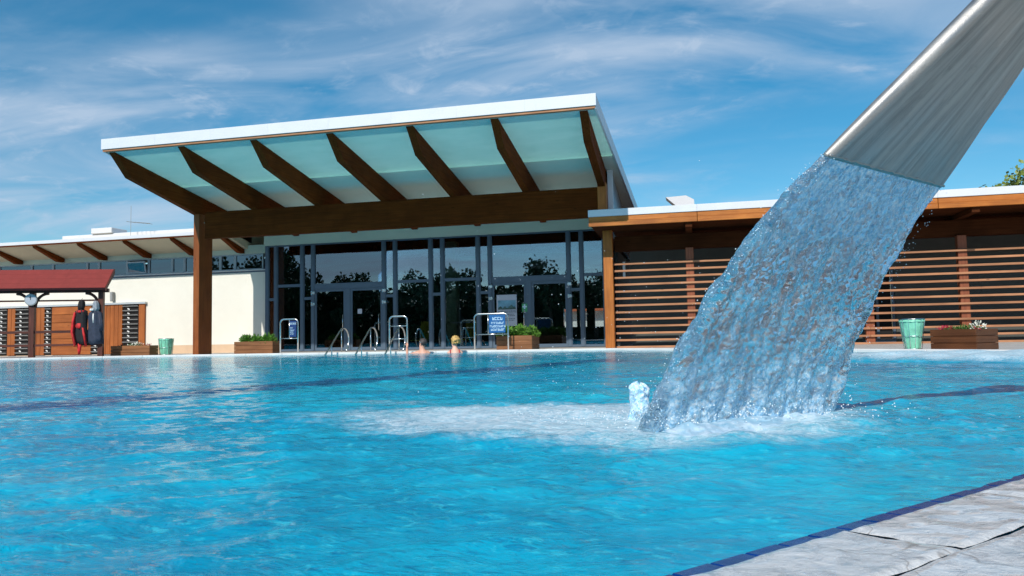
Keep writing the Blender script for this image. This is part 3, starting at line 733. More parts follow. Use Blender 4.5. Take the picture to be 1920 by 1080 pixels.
# glazing
MUL = [-14.88, -14.53, -13.48, -13.05, -10.33, -9.91, -8.60, -8.17, -6.90, -6.48, -3.79, -3.36, -2.60]
Z0, Z1 = 0.06, 3.90
for x in MUL:
    w = 0.055 if x not in (-14.88,) else 0.07
    B('mullion', M['frame'], hall, x-w, x+w, YG-0.07, YG+0.06, 0.05, Z1-0.002, 0.008)
def pane(parent, x0, x1, z0, z1, y=YG): return B('pane', M['glass'], parent, x0, x1, y-0.006, y+0.006, z0, z1)
def glazed(x0, x1, zs, name='window'):
    """bay between mullions with horizontal rails at zs"""
    a, b = x0+0.057, x1-0.057; f = 0.022
    zz = [Z0-0.01, Z0+0.06]
    for z in zs: zz += [z-0.05, z+0.05]
    zz += [Z1-0.05, Z1-0.004]
    o = lattice([a, a+f, b-f, b], zz, {(1, 2*q+1) for q in range(len(zs)+1)}, YG-0.045, YG+0.045).build(name, M['frame'], hall)
    lows = [Z0+0.062]+[z+0.052 for z in zs]; highs = [z-0.052 for z in zs]+[Z1-0.052]
    for l, h in zip(lows, highs): pane(o, a+f+0.002, b-f-0.002, l, h)
    return o
for x0, x1 in zip(MUL, MUL[1:]):
    w = x1-x0
    if w < 0.5: glazed(x0, x1, [1.93])
    elif w < 2.0: glazed(x0, x1, [2.41])
for x0, x1, st in ((-13.05, -10.33, -11.70), (-6.48, -3.79, -5.15)):
    a, b = x0+0.057, x1-0.057
    o = lattice([a, a+0.022, b-0.022, b], [2.24, 2.44, Z1-0.05, Z1-0.004], {(1, 1)}, YG-0.05, YG+0.05).build('window', M['frame'], hall); pane(o, a+0.024, b-0.024, 2.443, Z1-0.053)
    B('mullion', M['frame'], hall, st-0.09, st+0.09, YG-0.05, YG+0.05, 0.05, 2.238)
    for l, r, hx in ((a, st-0.092, st-0.17), (st+0.092, b, b-0.12)):
        f = 0.075
        d = lattice([l+0.004, l+f, r-f, r-0.004], [0.05, 0.16, 2.15, 2.234], {(1, 1)}, YG-0.035, YG+0.035).build('door', M['frame'], hall); pane(d, l+f+0.002, r-f-0.002, 0.162, 2.148)
        MB().tube([(hx, YG-0.04, 0.75), (hx, YG-0.10, 0.75), (hx, YG-0.10, 1.30), (hx, YG-0.04, 1.30)], 0.014, 8).build('handle', M['steel'], d, True)
    for hx in (x0, x1):
        for hz in (1.72, 2.12):
            MB().box(hx-0.05, hx+0.09, YG-0.095, YG-0.072, hz-0.055, hz+0.055, 0.02).ball((hx-0.02, YG-0.10, hz+0.05), 0.03, 1).ball((hx-0.02, YG-0.10, hz-0.05), 0.03, 1).ball((hx+0.09, YG-0.10, hz), 0.028, 1).build('hinge', M['chrome'], hall)
for i in range(5):
    B('cable_tray', M['sill'], hall, -11.0+1.45*i, -9.62+1.45*i, 25.2, 25.24, 3.62-0.01*i, 3.64-0.01*i)

# ------------------------------------------------------------------ left wing
YL = 24.62
lw = thing('side_wing', (-22, YL, 0.03), 'low cream side wing with a clerestory window strip and white eaves', 'building')
XL = -42.0
B('wall', M['cream'], lw, XL, -15.02, YL, YL+0.25, 0.34, 3.04)
B('plinth', M['beige'], lw, XL, -15.02, YL-0.012, YL+0.25, 0.02, 0.338)
B('wall', M['pale_green'], lw, XL, -15.02, YL+0.02, YL+0.25, 3.68, 4.0)
B('back_wall', M['interior'], lw, XL, -15.02, 28.0, 28.1, 0, 3.9)
B('sill', M['sill'], lw, XL, -15.02, YL-0.07, YL+0.2, 3.044, 3.085, 0.008)
B('sill_shadow_strip', M['frame'], lw, XL, -15.02, YL-0.02, YL+0.02, 2.985, 3.04)  # dark strip put in as the shadow line beneath the sill
rf = MB().prism([(23.18, 4.26), (23.18, 4.34), (28.4, 4.62), (28.4, 4.0), (YL-0.01, 3.86)], 0, XL, -15.85).build('roof', M['cream_soffit'], lw)
for i in range(9):
    xa = XL+2.9*i; xb = min(xa+2.9, -15.85)
    MB().box(xa+0.001, xb-0.001, 23.12, 23.178, 4.25, 4.372, 0.006).build('fascia_panel', M['white_metal'], rf)
B('fascia_board', DARK[0], rf, XL, -15.86, 23.14, 23.20, 4.205, 4.247)
for i in range(13):
    x = -16.05-2.0*i
    MB().prism([(23.22, 4.235), (YL-0.01, 3.852), (YL-0.01, 3.70), (24.35, 3.70), (23.30, 4.13)], 0, x-0.08, x+0.08).build('rafter', DARK[1], lw)
WX = [-15.02, -15.22, -16.40, -17.02, -18.10, -18.56, -19.10, -20.14, -21.10, -22.40, -22.95, -24.57, -25.6, -27.2, -28.8, -30.4, -32]
for i, (b, a) in enumerate(zip(WX, WX[1:])):
    if b-a < 0.3: continue
    f = 0.045
    w = lattice([a+0.003, a+f, b-f, b-0.003], [3.09, 3.13, 3.64, 3.675], {(1, 1)}, YL+0.03, YL+0.12).build('window', M['pale_frame'], lw)
    if i == 7:                                           # the one tilted open
        T = Matrix.Translation(((a+b)/2, YL+0.03, 3.14)) @ Matrix.Rotation(R(14), 4, 'X'); hw = (b-a)/2-f-0.02
        m = MB(); m.box(-hw, -hw+0.05, -0.04, 0, 0, 0.46, 0, T).box(hw-0.05, hw, -0.04, 0, 0, 0.46, 0, T).box(-hw+0.051, hw-0.051, -0.038, -0.002, 0, 0.05, 0, T).box(-hw+0.051, hw-0.051, -0.038, -0.002, 0.41, 0.46, 0, T)
        m.build('sash', M['pale_frame'], w)
        MB().box(-hw+0.052, hw-0.052, -0.024, -0.016, 0.052, 0.408, 0, T).build('pane', M['glass2'], w)
    else:
        B('pane', M['glass2'], w, a+f+0.002, b-f-0.002, YL+0.07, YL+0.08, 3.132, 3.638)
# timber doors and louvres along the foot of the wing
B('lintel', M['sill'], lw, -31, -20.15, YL-0.12, YL-0.014, 1.95, 2.03, 0.006)
def boards(a, b, z0=0.05, z1=1.945, horiz=False, name='timber_panel'):
    p = MB().box(a+0.004, b-0.004, YL-0.045, YL-0.014, z0, z1).build(name, DOORW[2], lw)
    if horiz:
        n = 6
        for i in range(n):
            h = (z1-z0)/n; MB().box(a+0.008, b-0.008, YL-0.075, YL-0.047, z0+h*i+0.006, z0+h*(i+1)-0.006, 0.006).build('board', DOORW[0], p)
    else:
        n = max(1, round((b-a)/0.2)); w = (b-a)/n
        for i in range(n): MB().box(a+w*i+0.005, a+w*(i+1)-0.005, YL-0.075, YL-0.047, z0+0.003, z1-0.003, 0.005).build('board', DOORW[2], p)
def louvre(a, b, z0=0.05, z1=1.945):
    p = MB().box(a+0.004, b-0.004, YL-0.020, YL-0.014, z0, z1).build('louvre', M['black'], lw)  # flat black sheet painted for the dark recess behind the slats
    n = 11; h = (z1-z0)/n
    for i in range(n):
        T = Matrix.Translation(((a+b)/2, YL-0.06, z0+h*(i+0.5))) @ Matrix.Rotation(R(-28), 4, 'X')
        MB().box(-(b-a)/2+0.02, (b-a)/2-0.02, -0.05, 0.02, -0.008, 0.008, 0, T).build('slat', M['lamp'], p)
    x = a+(b-a)*0.36
    for i in range(n-1):
        T = Matrix.Translation((x, YL-0.055, z0+h*(i+0.98))) @ Matrix.Rotation(R(24), 4, 'Y')
        MB().box(-0.05, 0.05, -0.004, 0.004, -0.022, 0.022, 0, T).build('sun_stripe', M['white_cloth'], p)  # tilted white pieces added as stripes of sunlight between the slats
for a, b, kind in ((-29.9, -28.4, 'd'), (-28.4, -27.6, 'l'), (-27.6, -27.1, 'p'), (-27.1, -26.6, 'l'), (-26.6, -26.22, 'p'), (-26.22, -25.55, 'l'), (-25.55, -24.81, 'p'), (-24.81, -24.47, 'l'), (-24.47, -22.62, 'd'), (-22.62, -22.12, 'l'), (-22.12, -21.2, 'p'), (-21.2, -20.47, 'l'), (-20.47, -20.2, 'p')):
    if kind == 'l': louvre(a, b)
    else: boards(a, b, horiz=kind == 'd', name='door' if kind == 'd' else 'timber_panel')
wlmp = MB().box(-21.72, -21.60, YL-0.16, YL-0.002, 2.08, 2.45, 0.02).build('wall_lamp', M['lamp'], lw)
# things on the left roof
ru = thing('roof_unit', (-23.0, 26.0, 4.47), 'long pale ventilation box lying on the roof of the cream wing', 'roof unit')
MB().box(-25.2, -17.0, 25.7, 26.6, 4.45, 4.95, 0.03).build('casing', M['white_metal'], ru)
MB().box(-23.7, -22.7, 25.62, 26.5, 4.95, 5.18, 0.02).build('cap', M['white_metal'], ru)
an = thing('roof_antenna', (-21.6, 25.4, 4.45), 'thin aerial with crossbars standing on the roof of the cream wing', 'antenna')
MB().tube([(-21.6, 25.4, 4.45), (-21.6, 25.4, 5.95)], 0.008, 6).build('mast', M['lamp'], an)
m = MB().tube([(-21.75, 25.4, 5.32), (-20.7, 25.4, 5.20)], 0.009, 6)
for i in range(5): m.tube([(-21.6+0.2*i, 25.15, 5.29-0.025*i), (-21.6+0.2*i, 25.65, 5.31-0.025*i)], 0.008, 5)
m.build('crossbar', M['lamp'], an)

# ------------------------------------------------------------------ right wing
YE, YW = 20.60, 21.5
rw = thing('terrace_wing', (5, YW, 0.03), 'low terrace wing behind horizontal timber slats with orange eaves', 'building')
XE = 18.0
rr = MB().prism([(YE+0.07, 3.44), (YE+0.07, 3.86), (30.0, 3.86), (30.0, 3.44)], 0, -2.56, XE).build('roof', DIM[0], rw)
n = 7
for i in range(n):
    xa = -2.62+(XE+2.62)*i/n; xb = -2.62+(XE+2.62)*(i+1)/n
    MB().box(xa+0.001, xb-0.001, YE-0.02, YE+0.066, 3.70, 3.892, 0.006).build('fascia_panel', M['white_metal'], rr)
    MB().box(xa+0.012, xb-0.001, YE+0.005, YE+0.066, 3.565, 3.696, 0.005).build('fascia_board', ORANGE[0], rr)
    MB().box(xa+0.012, xb-0.001, YE-0.005, YE+0.066, 3.43, 3.562, 0.005).build('fascia_board', ORANGE[0], rr)
B('fascia_panel', M['white_metal'], rr, -2.618, -2.562, YE+0.068, 24.2, 3.70, 3.89)
B('column', ORANGE[2], rw, -2.33, -2.06, YW, YW+0.26, 0.03, 3.436, 0.012)
PX = [0.10+2.33*i for i in range(7)]
for x in PX: B('post', POSTW[2], rw, x-0.11, x+0.11, YW+0.27, YW+0.45, 0.03, 2.86, 0.008)
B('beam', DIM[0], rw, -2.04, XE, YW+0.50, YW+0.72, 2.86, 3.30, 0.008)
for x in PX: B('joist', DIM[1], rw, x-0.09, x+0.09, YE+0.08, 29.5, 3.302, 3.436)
for i in range(13):
    z = 2.455-0.2*i
    for xa, xb in ((-2.055, 4.74), (4.745, 11.4), (11.405, XE)):
        MB().box(xa, xb, YW+0.205, YW+0.265, z-0.028, z+0.028, 0.004).build('slat', SLAT[0], rw)
B('back_wall', M['dark_wall'], rw, -1.75, 5.0, 24.0, 24.2, 0.03, 3.43)
B('back_wall', M['dark_wall'], rw, 5.95, XE, 24.0, 24.2, 0.03, 3.43)
B('back_wall', M['dark_wall'], rw, 5.0, 5.95, 24.0, 24.2, 2.2, 3.43)
dr = lattice([5.02, 5.09, 5.42, 5.49, 5.86, 5.93], [0.05, 0.12, 2.12, 2.19], {(1, 1), (3, 1)}, 23.98, 24.06).build('door', M['frame'], rw)
B('pane', M['black'], dr, 5.092, 5.858, 24.065, 24.075, 0.06, 2.18)  # black sheet instead of glass, so the doorway stays dark
B('floor', M['int_floor'], rw, -2.0, XE, YW+0.5, 29.9, 0.0, 0.042)
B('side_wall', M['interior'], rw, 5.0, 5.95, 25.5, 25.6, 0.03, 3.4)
B('vent_pipe', M['white_metal'], rw, -1.95, -1.88, 23.6, 23.7, 2.2, 2.7)
for i in range(4):
    xa = -1.6+1.75*i
    B('wall_panel', M['dark_wall'], rw, xa, xa+1.70, 23.97, 23.998, 0.10, 3.35)
vt = thing('roof_vent', (-0.1, 24.0, 3.86), 'white slanted roof vent hood on the flat roof above the timber slats', 'roof vent')
MB().prism([(-0.56, 4.70), (-0.42, 4.70), (0.06, 4.72), (0.30, 4.58), (0.34, 3.87), (-0.24, 3.87), (-0.26, 4.42)], 1, 23.75, 24.35).build('hood', M['white_metal'], vt)
B('flashing', M['sill'], vt, -0.36, 0.46, 23.66, 24.45, 3.865, 3.93)

# ------------------------------------------------------------------ red roofed shelter with clock and coats
YK = 21.35
ks = thing('pool_shelter', (-21.6, YK, 0.03), 'open timber shelter with a red sloping roof at the pool corner', 'shelter')
rk = MB().prism([(YK-0.75, 2.24), (YK-0.70, 2.18), (YK-0.10, 2.74), (YK-0.10, 2.88)], 0, -28.2, -18.95).build('roof', M['red_roof'], ks)
for i in range(4):
    f0 = i/4; f1 = (i+1)/4
    y0, z0_ = YK-0.76+0.66*f0, 2.245+0.64*f0; y1, z1_ = YK-0.76+0.66*f1, 2.245+0.64*f1
    for j in range(7):
        xa = -28.22+1.324*j
        MB().prism([(y0-0.006, z0_-0.002), (y0-0.006, z0_+0.012), (y1, z1_+0.009), (y1, z1_)], 0, xa+0.001, xa+1.323).build('shingle_strip', M['red_roof'], rk)
MB().prism([(YK-0.76, 2.14), (YK-0.76, 2.25), (YK-0.08, 2.90), (YK-0.08, 2.74)], 0, -18.948, -18.92).build('verge_board', KIOSK[1], rk)
B('eaves_beam', KIOSK[0], ks, -28, -19.0, YK-0.42, YK-0.28, 2.12, 2.24)
KP = (-19.22, -21.30, -23.38, -25.46)
for x in KP:
    B('post', KIOSK[2], ks, x-0.075, x+0.075, YK-0.42, YK-0.27, 0.03, 2.118)
    for s in (-1, 1):
        if x > -19.5 and s > 0: continue
        pts = [(x+s*(0.08+0.40*(1-math.cos(a))), YK-0.345, 1.66+0.44*math.sin(a)) for a in [R(90*k/7) for k in range(8)]]
        MB().tube(pts, 0.05, 6).build('brace', KIOSK[0], ks)
B('coat_rail', KIOSK[0], ks, -27.5, -19.30, YK-0.38, YK-0.31, 1.84, 1.89)
B('rail', KIOSK[0], ks, -27.5, -19.30, YK-0.38, YK-0.32, 0.82, 0.90)
B('rail', KIOSK[0], ks, -27.5, -19.30, YK-0.385, YK-0.315, 0.40, 0.47)
KX = -21.30
ck = thing('wall_clock', (KX, YK-0.43, 1.90), 'round pale clock fixed on a post of the red roofed shelter', 'clock')
MB().disc((KX, YK-0.46, 1.90), 0.19, 'y', 0.05, 28).build('case', M['lamp'], ck)
MB().disc((KX, YK-0.488, 1.90), 0.165, 'y', 0.006, 28).build('dial', M['clock_face'], ck)
MB().box(KX-0.008, KX+0.008, YK-0.497, YK-0.493, 1.89, 2.02).build('hand', M['ink'], ck)
MB().box(KX-0.035, KX+0.006, YK-0.503, YK-0.499, 1.96, 1.98).build('hand', M['ink'], ck)
JX = 0.90
def jacket(cx, z1, z0, w, parts, label, name='jacket'):
    """hanging coat: lofted folded body with hood and sleeves"""
    ws = 0.74 if w > 0.27 else 0.95; cx += JX; z1 = z1*0.957+0.018; t = thing(name, (cx, YK-0.42, z0), label, 'jacket')
    def loft(nm, prof, m, y, dep, seed):
        n = 20; rings = []
        for (z, xc, hw) in prof:
            rings.append([(xc+hw*math.cos(a)*(1+0.13*math.sin(5*a+z*3+seed)), y+dep*math.sin(a)*(1+0.32*math.sin(7*a+seed+z)), z+(0.05*math.sin(3*a+seed)+0.03*math.sin(8*a) if z < 0.7 else 0)) for a in [2*math.pi*k/n for k in range(n)]])
        co = [p for r in rings for p in r]; fs = gridfaces(len(rings), n, True).tolist()
        fs.append(list(range(n))); fs.append([len(co)-n+k for k in range(n)][::-1])
        link(nm, npmesh(nm, co, fs), m, t, True)
    parts = [(nm, [(z*0.957+0.018, cx+(xc+JX-cx)*ws, hw*0.93*ws) for z, xc, hw in prof], m, y, dep, seed) for nm, prof, m, y, dep, seed in parts]
    for nm, prof, m, y, dep, seed in parts: loft(nm, prof, m, y, dep, seed)
    MB().tube([(cx, YK-0.39, z1-0.02), (cx, YK-0.40, z1+0.03), (cx, YK-0.345, z1+0.06)], 0.008, 6).build('hanging_loop', M['ink'], t)
JX = 1.07
jacket(-20.87, 1.93, 0.15, 0.3, [
    ('hood', [(1.93, -20.83, 0.07), (1.87, -20.83, 0.14), (1.74, -20.84, 0.16), (1.62, -20.85, 0.13)], M['black_fab'], YK-0.48, 0.08, 1),
    ('body', [(1.62, -20.85, 0.12), (1.56, -20.85, 0.26), (1.40, -20.86, 0.29), (1.0, -20.85, 0.27), (0.62, -20.83, 0.30), (0.48, -20.82, 0.29)], M['black_fab'], YK-0.47, 0.09, 2),
    ('sleeve', [(1.52, -21.04, 0.05), (1.2, -21.12, 0.06), (0.85, -21.15, 0.065), (0.55, -21.07, 0.06), (0.42, -21.02, 0.045)], M['red'], YK-0.54, 0.06, 3),
    ('sleeve', [(1.0, -20.72, 0.03), (0.75, -20.66, 0.05), (0.42, -20.60, 0.05)], M['red'], YK-0.55, 0.05, 4),
    ('collar', [(1.58, -20.85, 0.17), (1.54, -20.85, 0.18), (1.50, -20.85, 0.12)], M['red'], YK-0.50, 0.085, 5),
    ('pocket', [(1.15, -20.90, 0.10), (1.05, -20.90, 0.13), (0.98, -20.90, 0.09)], M['red'], YK-0.53, 0.05, 6),
    ('lining', [(0.46, -20.88, 0.10), (0.30, -20.88, 0.07), (0.14, -20.89, 0.03)], M['red'], YK-0.48, 0.05, 7)],
    'red and black hooded jacket hanging on the shelter coat rail')
JX = 0.93
jacket(-20.27, 1.90, 0.48, 0.25, [
    ('hood', [(1.90, -20.27, 0.06), (1.80, -20.27, 0.11), (1.64, -20.26, 0.12), (1.56, -20.27, 0.09)], M['grey_fab'], YK-0.48, 0.07, 2),
    ('body', [(1.56, -20.28, 0.10), (1.50, -20.28, 0.21), (1.36, -20.29, 0.24), (1.0, -20.29, 0.23), (0.62, -20.28, 0.27), (0.49, -20.27, 0.28)], M['navy_fab'], YK-0.47, 0.09, 4),
    ('sleeve', [(1.45, -20.12, 0.05), (1.1, -20.07, 0.06), (0.88, -20.07, 0.06)], M['navy_fab'], YK-0.50, 0.06, 5),
    ('collar', [(1.64, -20.36, 0.06), (1.60, -20.37, 0.07), (1.56, -20.37, 0.05)], M['white_cloth'], YK-0.54, 0.04, 5),
    ('shirt_front', [(1.47, -20.30, 0.03), (1.32, -20.30, 0.04), (1.15, -20.30, 0.02)], M['white_cloth'], YK-0.55, 0.03, 5)],
    'navy blue jacket with grey hood hanging beside the shelter post')

PIV, PNEW, PROT = Vector((-19.22, YK-0.345, 0)), Vector((-18.55, 20.55, 0)), R(20.6)
for o in list(COL.objects):                                 # the shelter and what hangs on it follow the turned rim
    if o.parent is None and o.get('category') in ('shelter', 'clock', 'jacket'):
        q = o.location - PIV; q.rotate(Matrix.Rotation(PROT, 3, 'Z')); o.location = PNEW + q; o.rotation_euler.z = PROT

# ------------------------------------------------------------------ planters and bins
def leafclump(m, c, rx, ry, rz, n, size, r2):
    for _ in range(n):
        v = Vector((r2.gauss(0, 1), r2.gauss(0, 1), r2.gauss(0, 1))).normalized()*(r2.random()**0.4)
        p = Vector((c[0]+v.x*rx, c[1]+v.y*ry, c[2]+abs(v.z)*rz))
        d = Vector((v.x+r2.gauss(0, .4), v.y+r2.gauss(0, .4), abs(v.z)+r2.gauss(0.3, .3))).normalized()*size*r2.uniform(0.7, 1.4); sd = d.orthogonal().normalized()*size*0.26
        sd.rotate(Matrix.Rotation(r2.uniform(0, 6.28), 3, d.normalized()))
        m.quad(p, p+d*0.5+sd, p+d, p+d*0.5-sd)
def planter(loc, w, d, h, label, plants, wset, rz=0.0, nb=3):
    t = thing('planter', (0, 0, 0), label, 'planter', 'timber planters on the pool deck')
    hw, hd, th = w/2, d/2, 0.035
    for i in range(nb):
        z0, z1 = h*i/nb+0.003, h*(i+1)/nb-0.003
        MB().box(-hw, hw, -hd, -hd+th, z0, z1, 0.005).build('board', wset[0], t)
        MB().box(-hw, hw, hd-th, hd, z0, z1, 0.005).build('board', wset[0], t)
        MB().box(-hw, -hw+th, -hd+th+0.001, hd-th-0.001, z0, z1, 0.005).build('board', wset[1], t)
        MB().box(hw-th, hw, -hd+th+0.001, hd-th-0.001, z0, z1, 0.005).build('board', wset[1], t)
    MB().box(-hw+th+0.002, hw-th-0.002, -hd+th+0.002, hd-th-0.002, 0.02, h-0.06).build('soil', M['soil'], t)
    r2 = random.Random(int(w*1000)+len(label))
    for kind, x, y, rx, ry, rz_, n, size in plants:
        m = MB(); leafclump(m, (x, y, h-0.06), rx, ry, rz_, n, size, r2)
        m.build({'bush': 'shrub', 'bush_dark': 'shrub'}.get(kind, 'flower'), M[kind], t)
    t.location = loc; t.rotation_euler = (0, 0, rz); return t
planter((-13.40, 21.35, 0.03), 1.36, 0.42, 0.40, 'low timber planter with three green tufts beside the tall left column', [('bush', -0.36, 0, 0.20, 0.16, 0.24, 300, 0.10), ('bush', 0.0, 0, 0.17, 0.16, 0.22, 260, 0.10), ('bush', 0.40, 0, 0.25, 0.17, 0.26, 380, 0.10)], PLANTW)
planter((-4.95, 21.75, 0.03), 1.06, 1.1, 0.42, 'square timber planter with round green bushes before the poster door', [('bush', -0.28, -0.2, 0.26, 0.25, 0.30, 420, 0.10), ('bush', 0.08, -0.15, 0.24, 0.25, 0.34, 420, 0.10), ('bush', 0.38, 0.1, 0.22, 0.25, 0.30, 380, 0.10), ('bush_dark', 0, 0.2, 0.45, 0.3, 0.24, 300, 0.10)], PLANTW)
planter((-17.95, 21.35, 0.03), 1.5, 0.42, 0.34, 'long timber planter with small flowers before the cream wall', [('petal_red', -0.40, 0, 0.22, 0.14, 0.10, 60, 0.05), ('petal_white', 0.1, 0, 0.25, 0.14, 0.17, 90, 0.06), ('bush_dark', 0.0, 0, 0.66, 0.16, 0.08, 160, 0.06), ('petal_red', 0.55, 0, 0.12, 0.14, 0.10, 40, 0.05)], PLANTW)
RA = math.atan2(-0.70, 0.72)
planter((4.80, 14.92, 0.03), 0.78, 0.78, 0.37, 'dark wet timber planter with red and white flowers beside the turquoise bin', [('petal_red', -0.22, -0.2, 0.16, 0.14, 0.12, 130, 0.045), ('petal_white', 0.22, 0.05, 0.13, 0.12, 0.20, 110, 0.05), ('bush_dark', 0.0, 0, 0.36, 0.34, 0.09, 260, 0.06), ('petal_red', 0.34, -0.28, 0.06, 0.06, 0.08, 30, 0.04)], PLANTD, RA)
def litter_bin(loc, h, r1, r2_, label):
    t = thing('litter_bin', (0, 0, 0), label, 'bin', 'turquoise lined wire bins')
    n, ms = 10, 40; co = []
    for i in range(n):
        f = i/(n-1)
        for j in range(ms):
            a = 2*math.pi*j/ms; r = (r2_*0.82+(r1-r2_*0.82)*f)*(1+0.06*math.sin(a*9+f*3)*(1-f*0.6)+0.03*math.sin(a*17-f*7))
            co.append((r*math.cos(a), r*math.sin(a), 0.02+(h-0.02)*f))
    co += [(r1*1.03*math.cos(2*math.pi*j/ms), r1*1.03*math.sin(2*math.pi*j/ms), h-0.05) for j in range(ms)]
    link('liner', npmesh('liner', co, gridfaces(n+1, ms, True)), M['bin_green'], t, True)
    m = MB()
    for k in range(12):
        a = 2*math.pi*k/12; m.tube([(r2_*1.0*math.cos(a), r2_*1.0*math.sin(a), 0), (r1*1.04*math.cos(a), r1*1.04*math.sin(a), h)], 0.005, 4)
    for z in (0.02, h*0.45, h):
        r = r2_+(r1*1.04-r2_)*z/h; m.tube([(r*math.cos(a), r*math.sin(a), z) for a in [2*math.pi*k/24 for k in range(25)]], 0.006, 4, False)
    m.build('wire_basket', M['steel'], t)
    t.location = loc
litter_bin((4.06, 15.3, 0.03), 0.57, 0.215, 0.15, 'turquoise wire litter bin next to the darkened planter')
litter_bin((-17.05, 21.75, 0.03), 0.55, 0.23, 0.20, 'turquoise litter bin in front of the cream wall')

# ------------------------------------------------------------------ rails and signs
def arc(c, r, a0, a1, n=8): return [(c[0]+r*math.cos(R(a0+(a1-a0)*k/n)), c[1]+r*math.sin(R(a0+(a1-a0)*k/n))) for k in range(n+1)]
def stair_rail(X, label):
    t = thing('stair_rail', (X, 20.7, 0.05), label, 'handrail', 'curved handrails of the pool steps')
    pf = [(19.75, -0.10), (20.0, 0.06), (20.86, 0.70)] + arc((21.10, 0.42), 0.365, 130, -50, 14) + [(21.26, 0.04)]
    MB().tube([(X, y, z) for y, z in pf], 0.024, 10).build('rail', M['steel'], t, True)
    for y, z in ((20.32, 0.30), (20.97, 0.75)): MB().tube([(X, y, -0.1 if y < 20.5 else 0.04), (X, y, z)], 0.018, 8).build('leg', M['steel'], t, True)
stair_rail(-10.28, 'curved steel stair handrail nearest the low planter')
stair_rail(-9.33, 'middle one of the three curved steel stair handrails')
stair_rail(-8.42, 'curved steel stair handrail the swimming man reaches to')
def frame_rail(x0, x1, label, mid=0.50, split=None, bars=()):
    y = 20.82; t = thing('pool_barrier', ((x0+x1)/2, y, 0.05), label, 'barrier', 'tall steel frames on the pool rim')
    r = 0.12; zt = 1.09
    pf = [(x0, 0.04)] + [(x0+r-r*math.cos(R(90*k/6)), zt-r+r*math.sin(R(90*k/6))) for k in range(7)] + [(x1-r+r*math.sin(R(90*k/6)), zt-r+r*math.cos(R(90*k/6))) for k in range(7)] + [(x1, 0.04)]
    MB().tube([(x, y, z) for x, z in pf], 0.024, 10).build('frame', M['steel'], t, True)
    MB().tube([(x0, y, mid), (x1, y, mid)], 0.014, 8).build('crossbar', M['steel'], t, True)
    if split: MB().tube([(split, y, mid), (split, y, zt)], 0.014, 8).build('upright', M['steel'], t, True)
    for z in bars: MB().tube([(x0-0.02, y, z), (x1+0.02, y, z)], 0.013, 8).build('crossbar', M['steel'], t, True)
frame_rail(-12.26, -11.66, 'tall steel frame with a navy board by the low planter', 0.50, -11.95)
frame_rail(-8.66, -8.10, 'narrow tall steel frame with two crossbars by the swimming man', 0.42, None, (0.80,))
frame_rail(-6.03, -5.03, 'wide tall steel frame holding the bright blue notice', 0.50, -5.62)
def notice(x0, x1, z0, z1, m, rows, label, y=20.80):
    t = thing('notice_board', ((x0+x1)/2, y, z0), label, 'sign')
    MB().box(x0, x1, y-0.03, y-0.016, z0, z1, 0.004).build('board', m, t)
    lt = MB(); r2 = random.Random(len(label)); w = x1-x0
    for (f0, f1, zc_, hh) in rows:
        x = x0+w*f0
        while x < x0+w*f1:
            cw = hh*r2.uniform(0.5, 0.8)
            zc = z0+(z1-z0)*zc_
            lt.box(x, x+hh*0.18, y-0.036, y-0.032, zc-hh/2, zc+hh/2)
            q = r2.random()
            if q < 0.7: lt.box(x+hh*0.19, x+cw, y-0.036, y-0.032, zc+hh*0.3, zc+hh/2)
            if q > 0.25: lt.box(x+hh*0.19, x+cw, y-0.036, y-0.032, zc-hh/2, zc-hh*0.3)
            if q > 0.5: lt.box(x+cw-hh*0.18, x+cw, y-0.036, y-0.032, zc-hh*0.29, zc+hh*0.29)
            x += cw+hh*0.22
    lt.build('lettering', M['letter'], t)
notice(-5.58, -5.10, 0.54, 1.06, M['blue_sign'], [(0.22, 0.78, 0.78, 0.085), (0.14, 0.86, 0.54, 0.06), (0.06, 0.96, 0.36, 0.06), (0.12, 0.92, 0.17, 0.06)], 'bright blue notice with pale lettering hung in the wide steel frame')
notice(-11.92, -11.69, 0.54, 1.04, M['navy_sign'], [(0.1, 0.95, 0.82, 0.05), (0.1, 0.5, 0.56, 0.03), (0.1, 0.7, 0.42, 0.035), (0.1, 0.55, 0.3, 0.035), (0.1, 0.65, 0.18, 0.03)], 'narrow navy notice hung in the steel frame by the low planter')
ps = thing('poster', (-5.9, YG-0.05, 0.8), 'large pale poster with a landscape picture on the glass door', 'poster')
px0, px1, pz0, pz1, py = -6.26, -5.57, 0.78, 1.83, YG-0.045
B('sheet', M['paper'], ps, px0, px1, py-0.008, py, pz0, pz1)
B('picture', M['poster_sky'], ps, px0+0.05, px1-0.03, py-0.013, py-0.010, 1.35, 1.64)
m = MB(); r2 = random.Random(5); top = [(px0+0.05+0.61*i/24, 1.36+0.05*r2.random()+0.10*math.exp(-((i-18)/2.0)**2)+0.04*math.sin(i*0.5)**2) for i in range(25)]
m.prism([(px0+0.05, 1.33)]+top+[(px0+0.66, 1.33)], 1, py-0.018, py-0.015).build('tree_print', M['poster_green'], ps)
lt = MB()
for z, a, b in ((1.28, 0.05, 0.62), (1.24, 0.04, 0.64), (1.17, 0.18, 0.55), (1.12, 0.08, 0.6), (1.02, 0.1, 0.62), (0.97, 0.1, 0.6)):
    x = px0+a
    while x < px0+b:
        w = r2.uniform(0.02, 0.06); lt.box(x, x+w, py-0.013, py-0.010, z-0.012, z+0.012); x += w+0.015
lt.build('lettering', M['frame'], ps)
gs = thing('safety_sticker', (-5.30, YG-0.05, 1.25), 'small green safety sticker with a pale cross on the poster door', 'sticker')
B('sheet', M['green_sign'], gs, -5.39, -5.21, py-0.008, py, 1.24, 1.51)
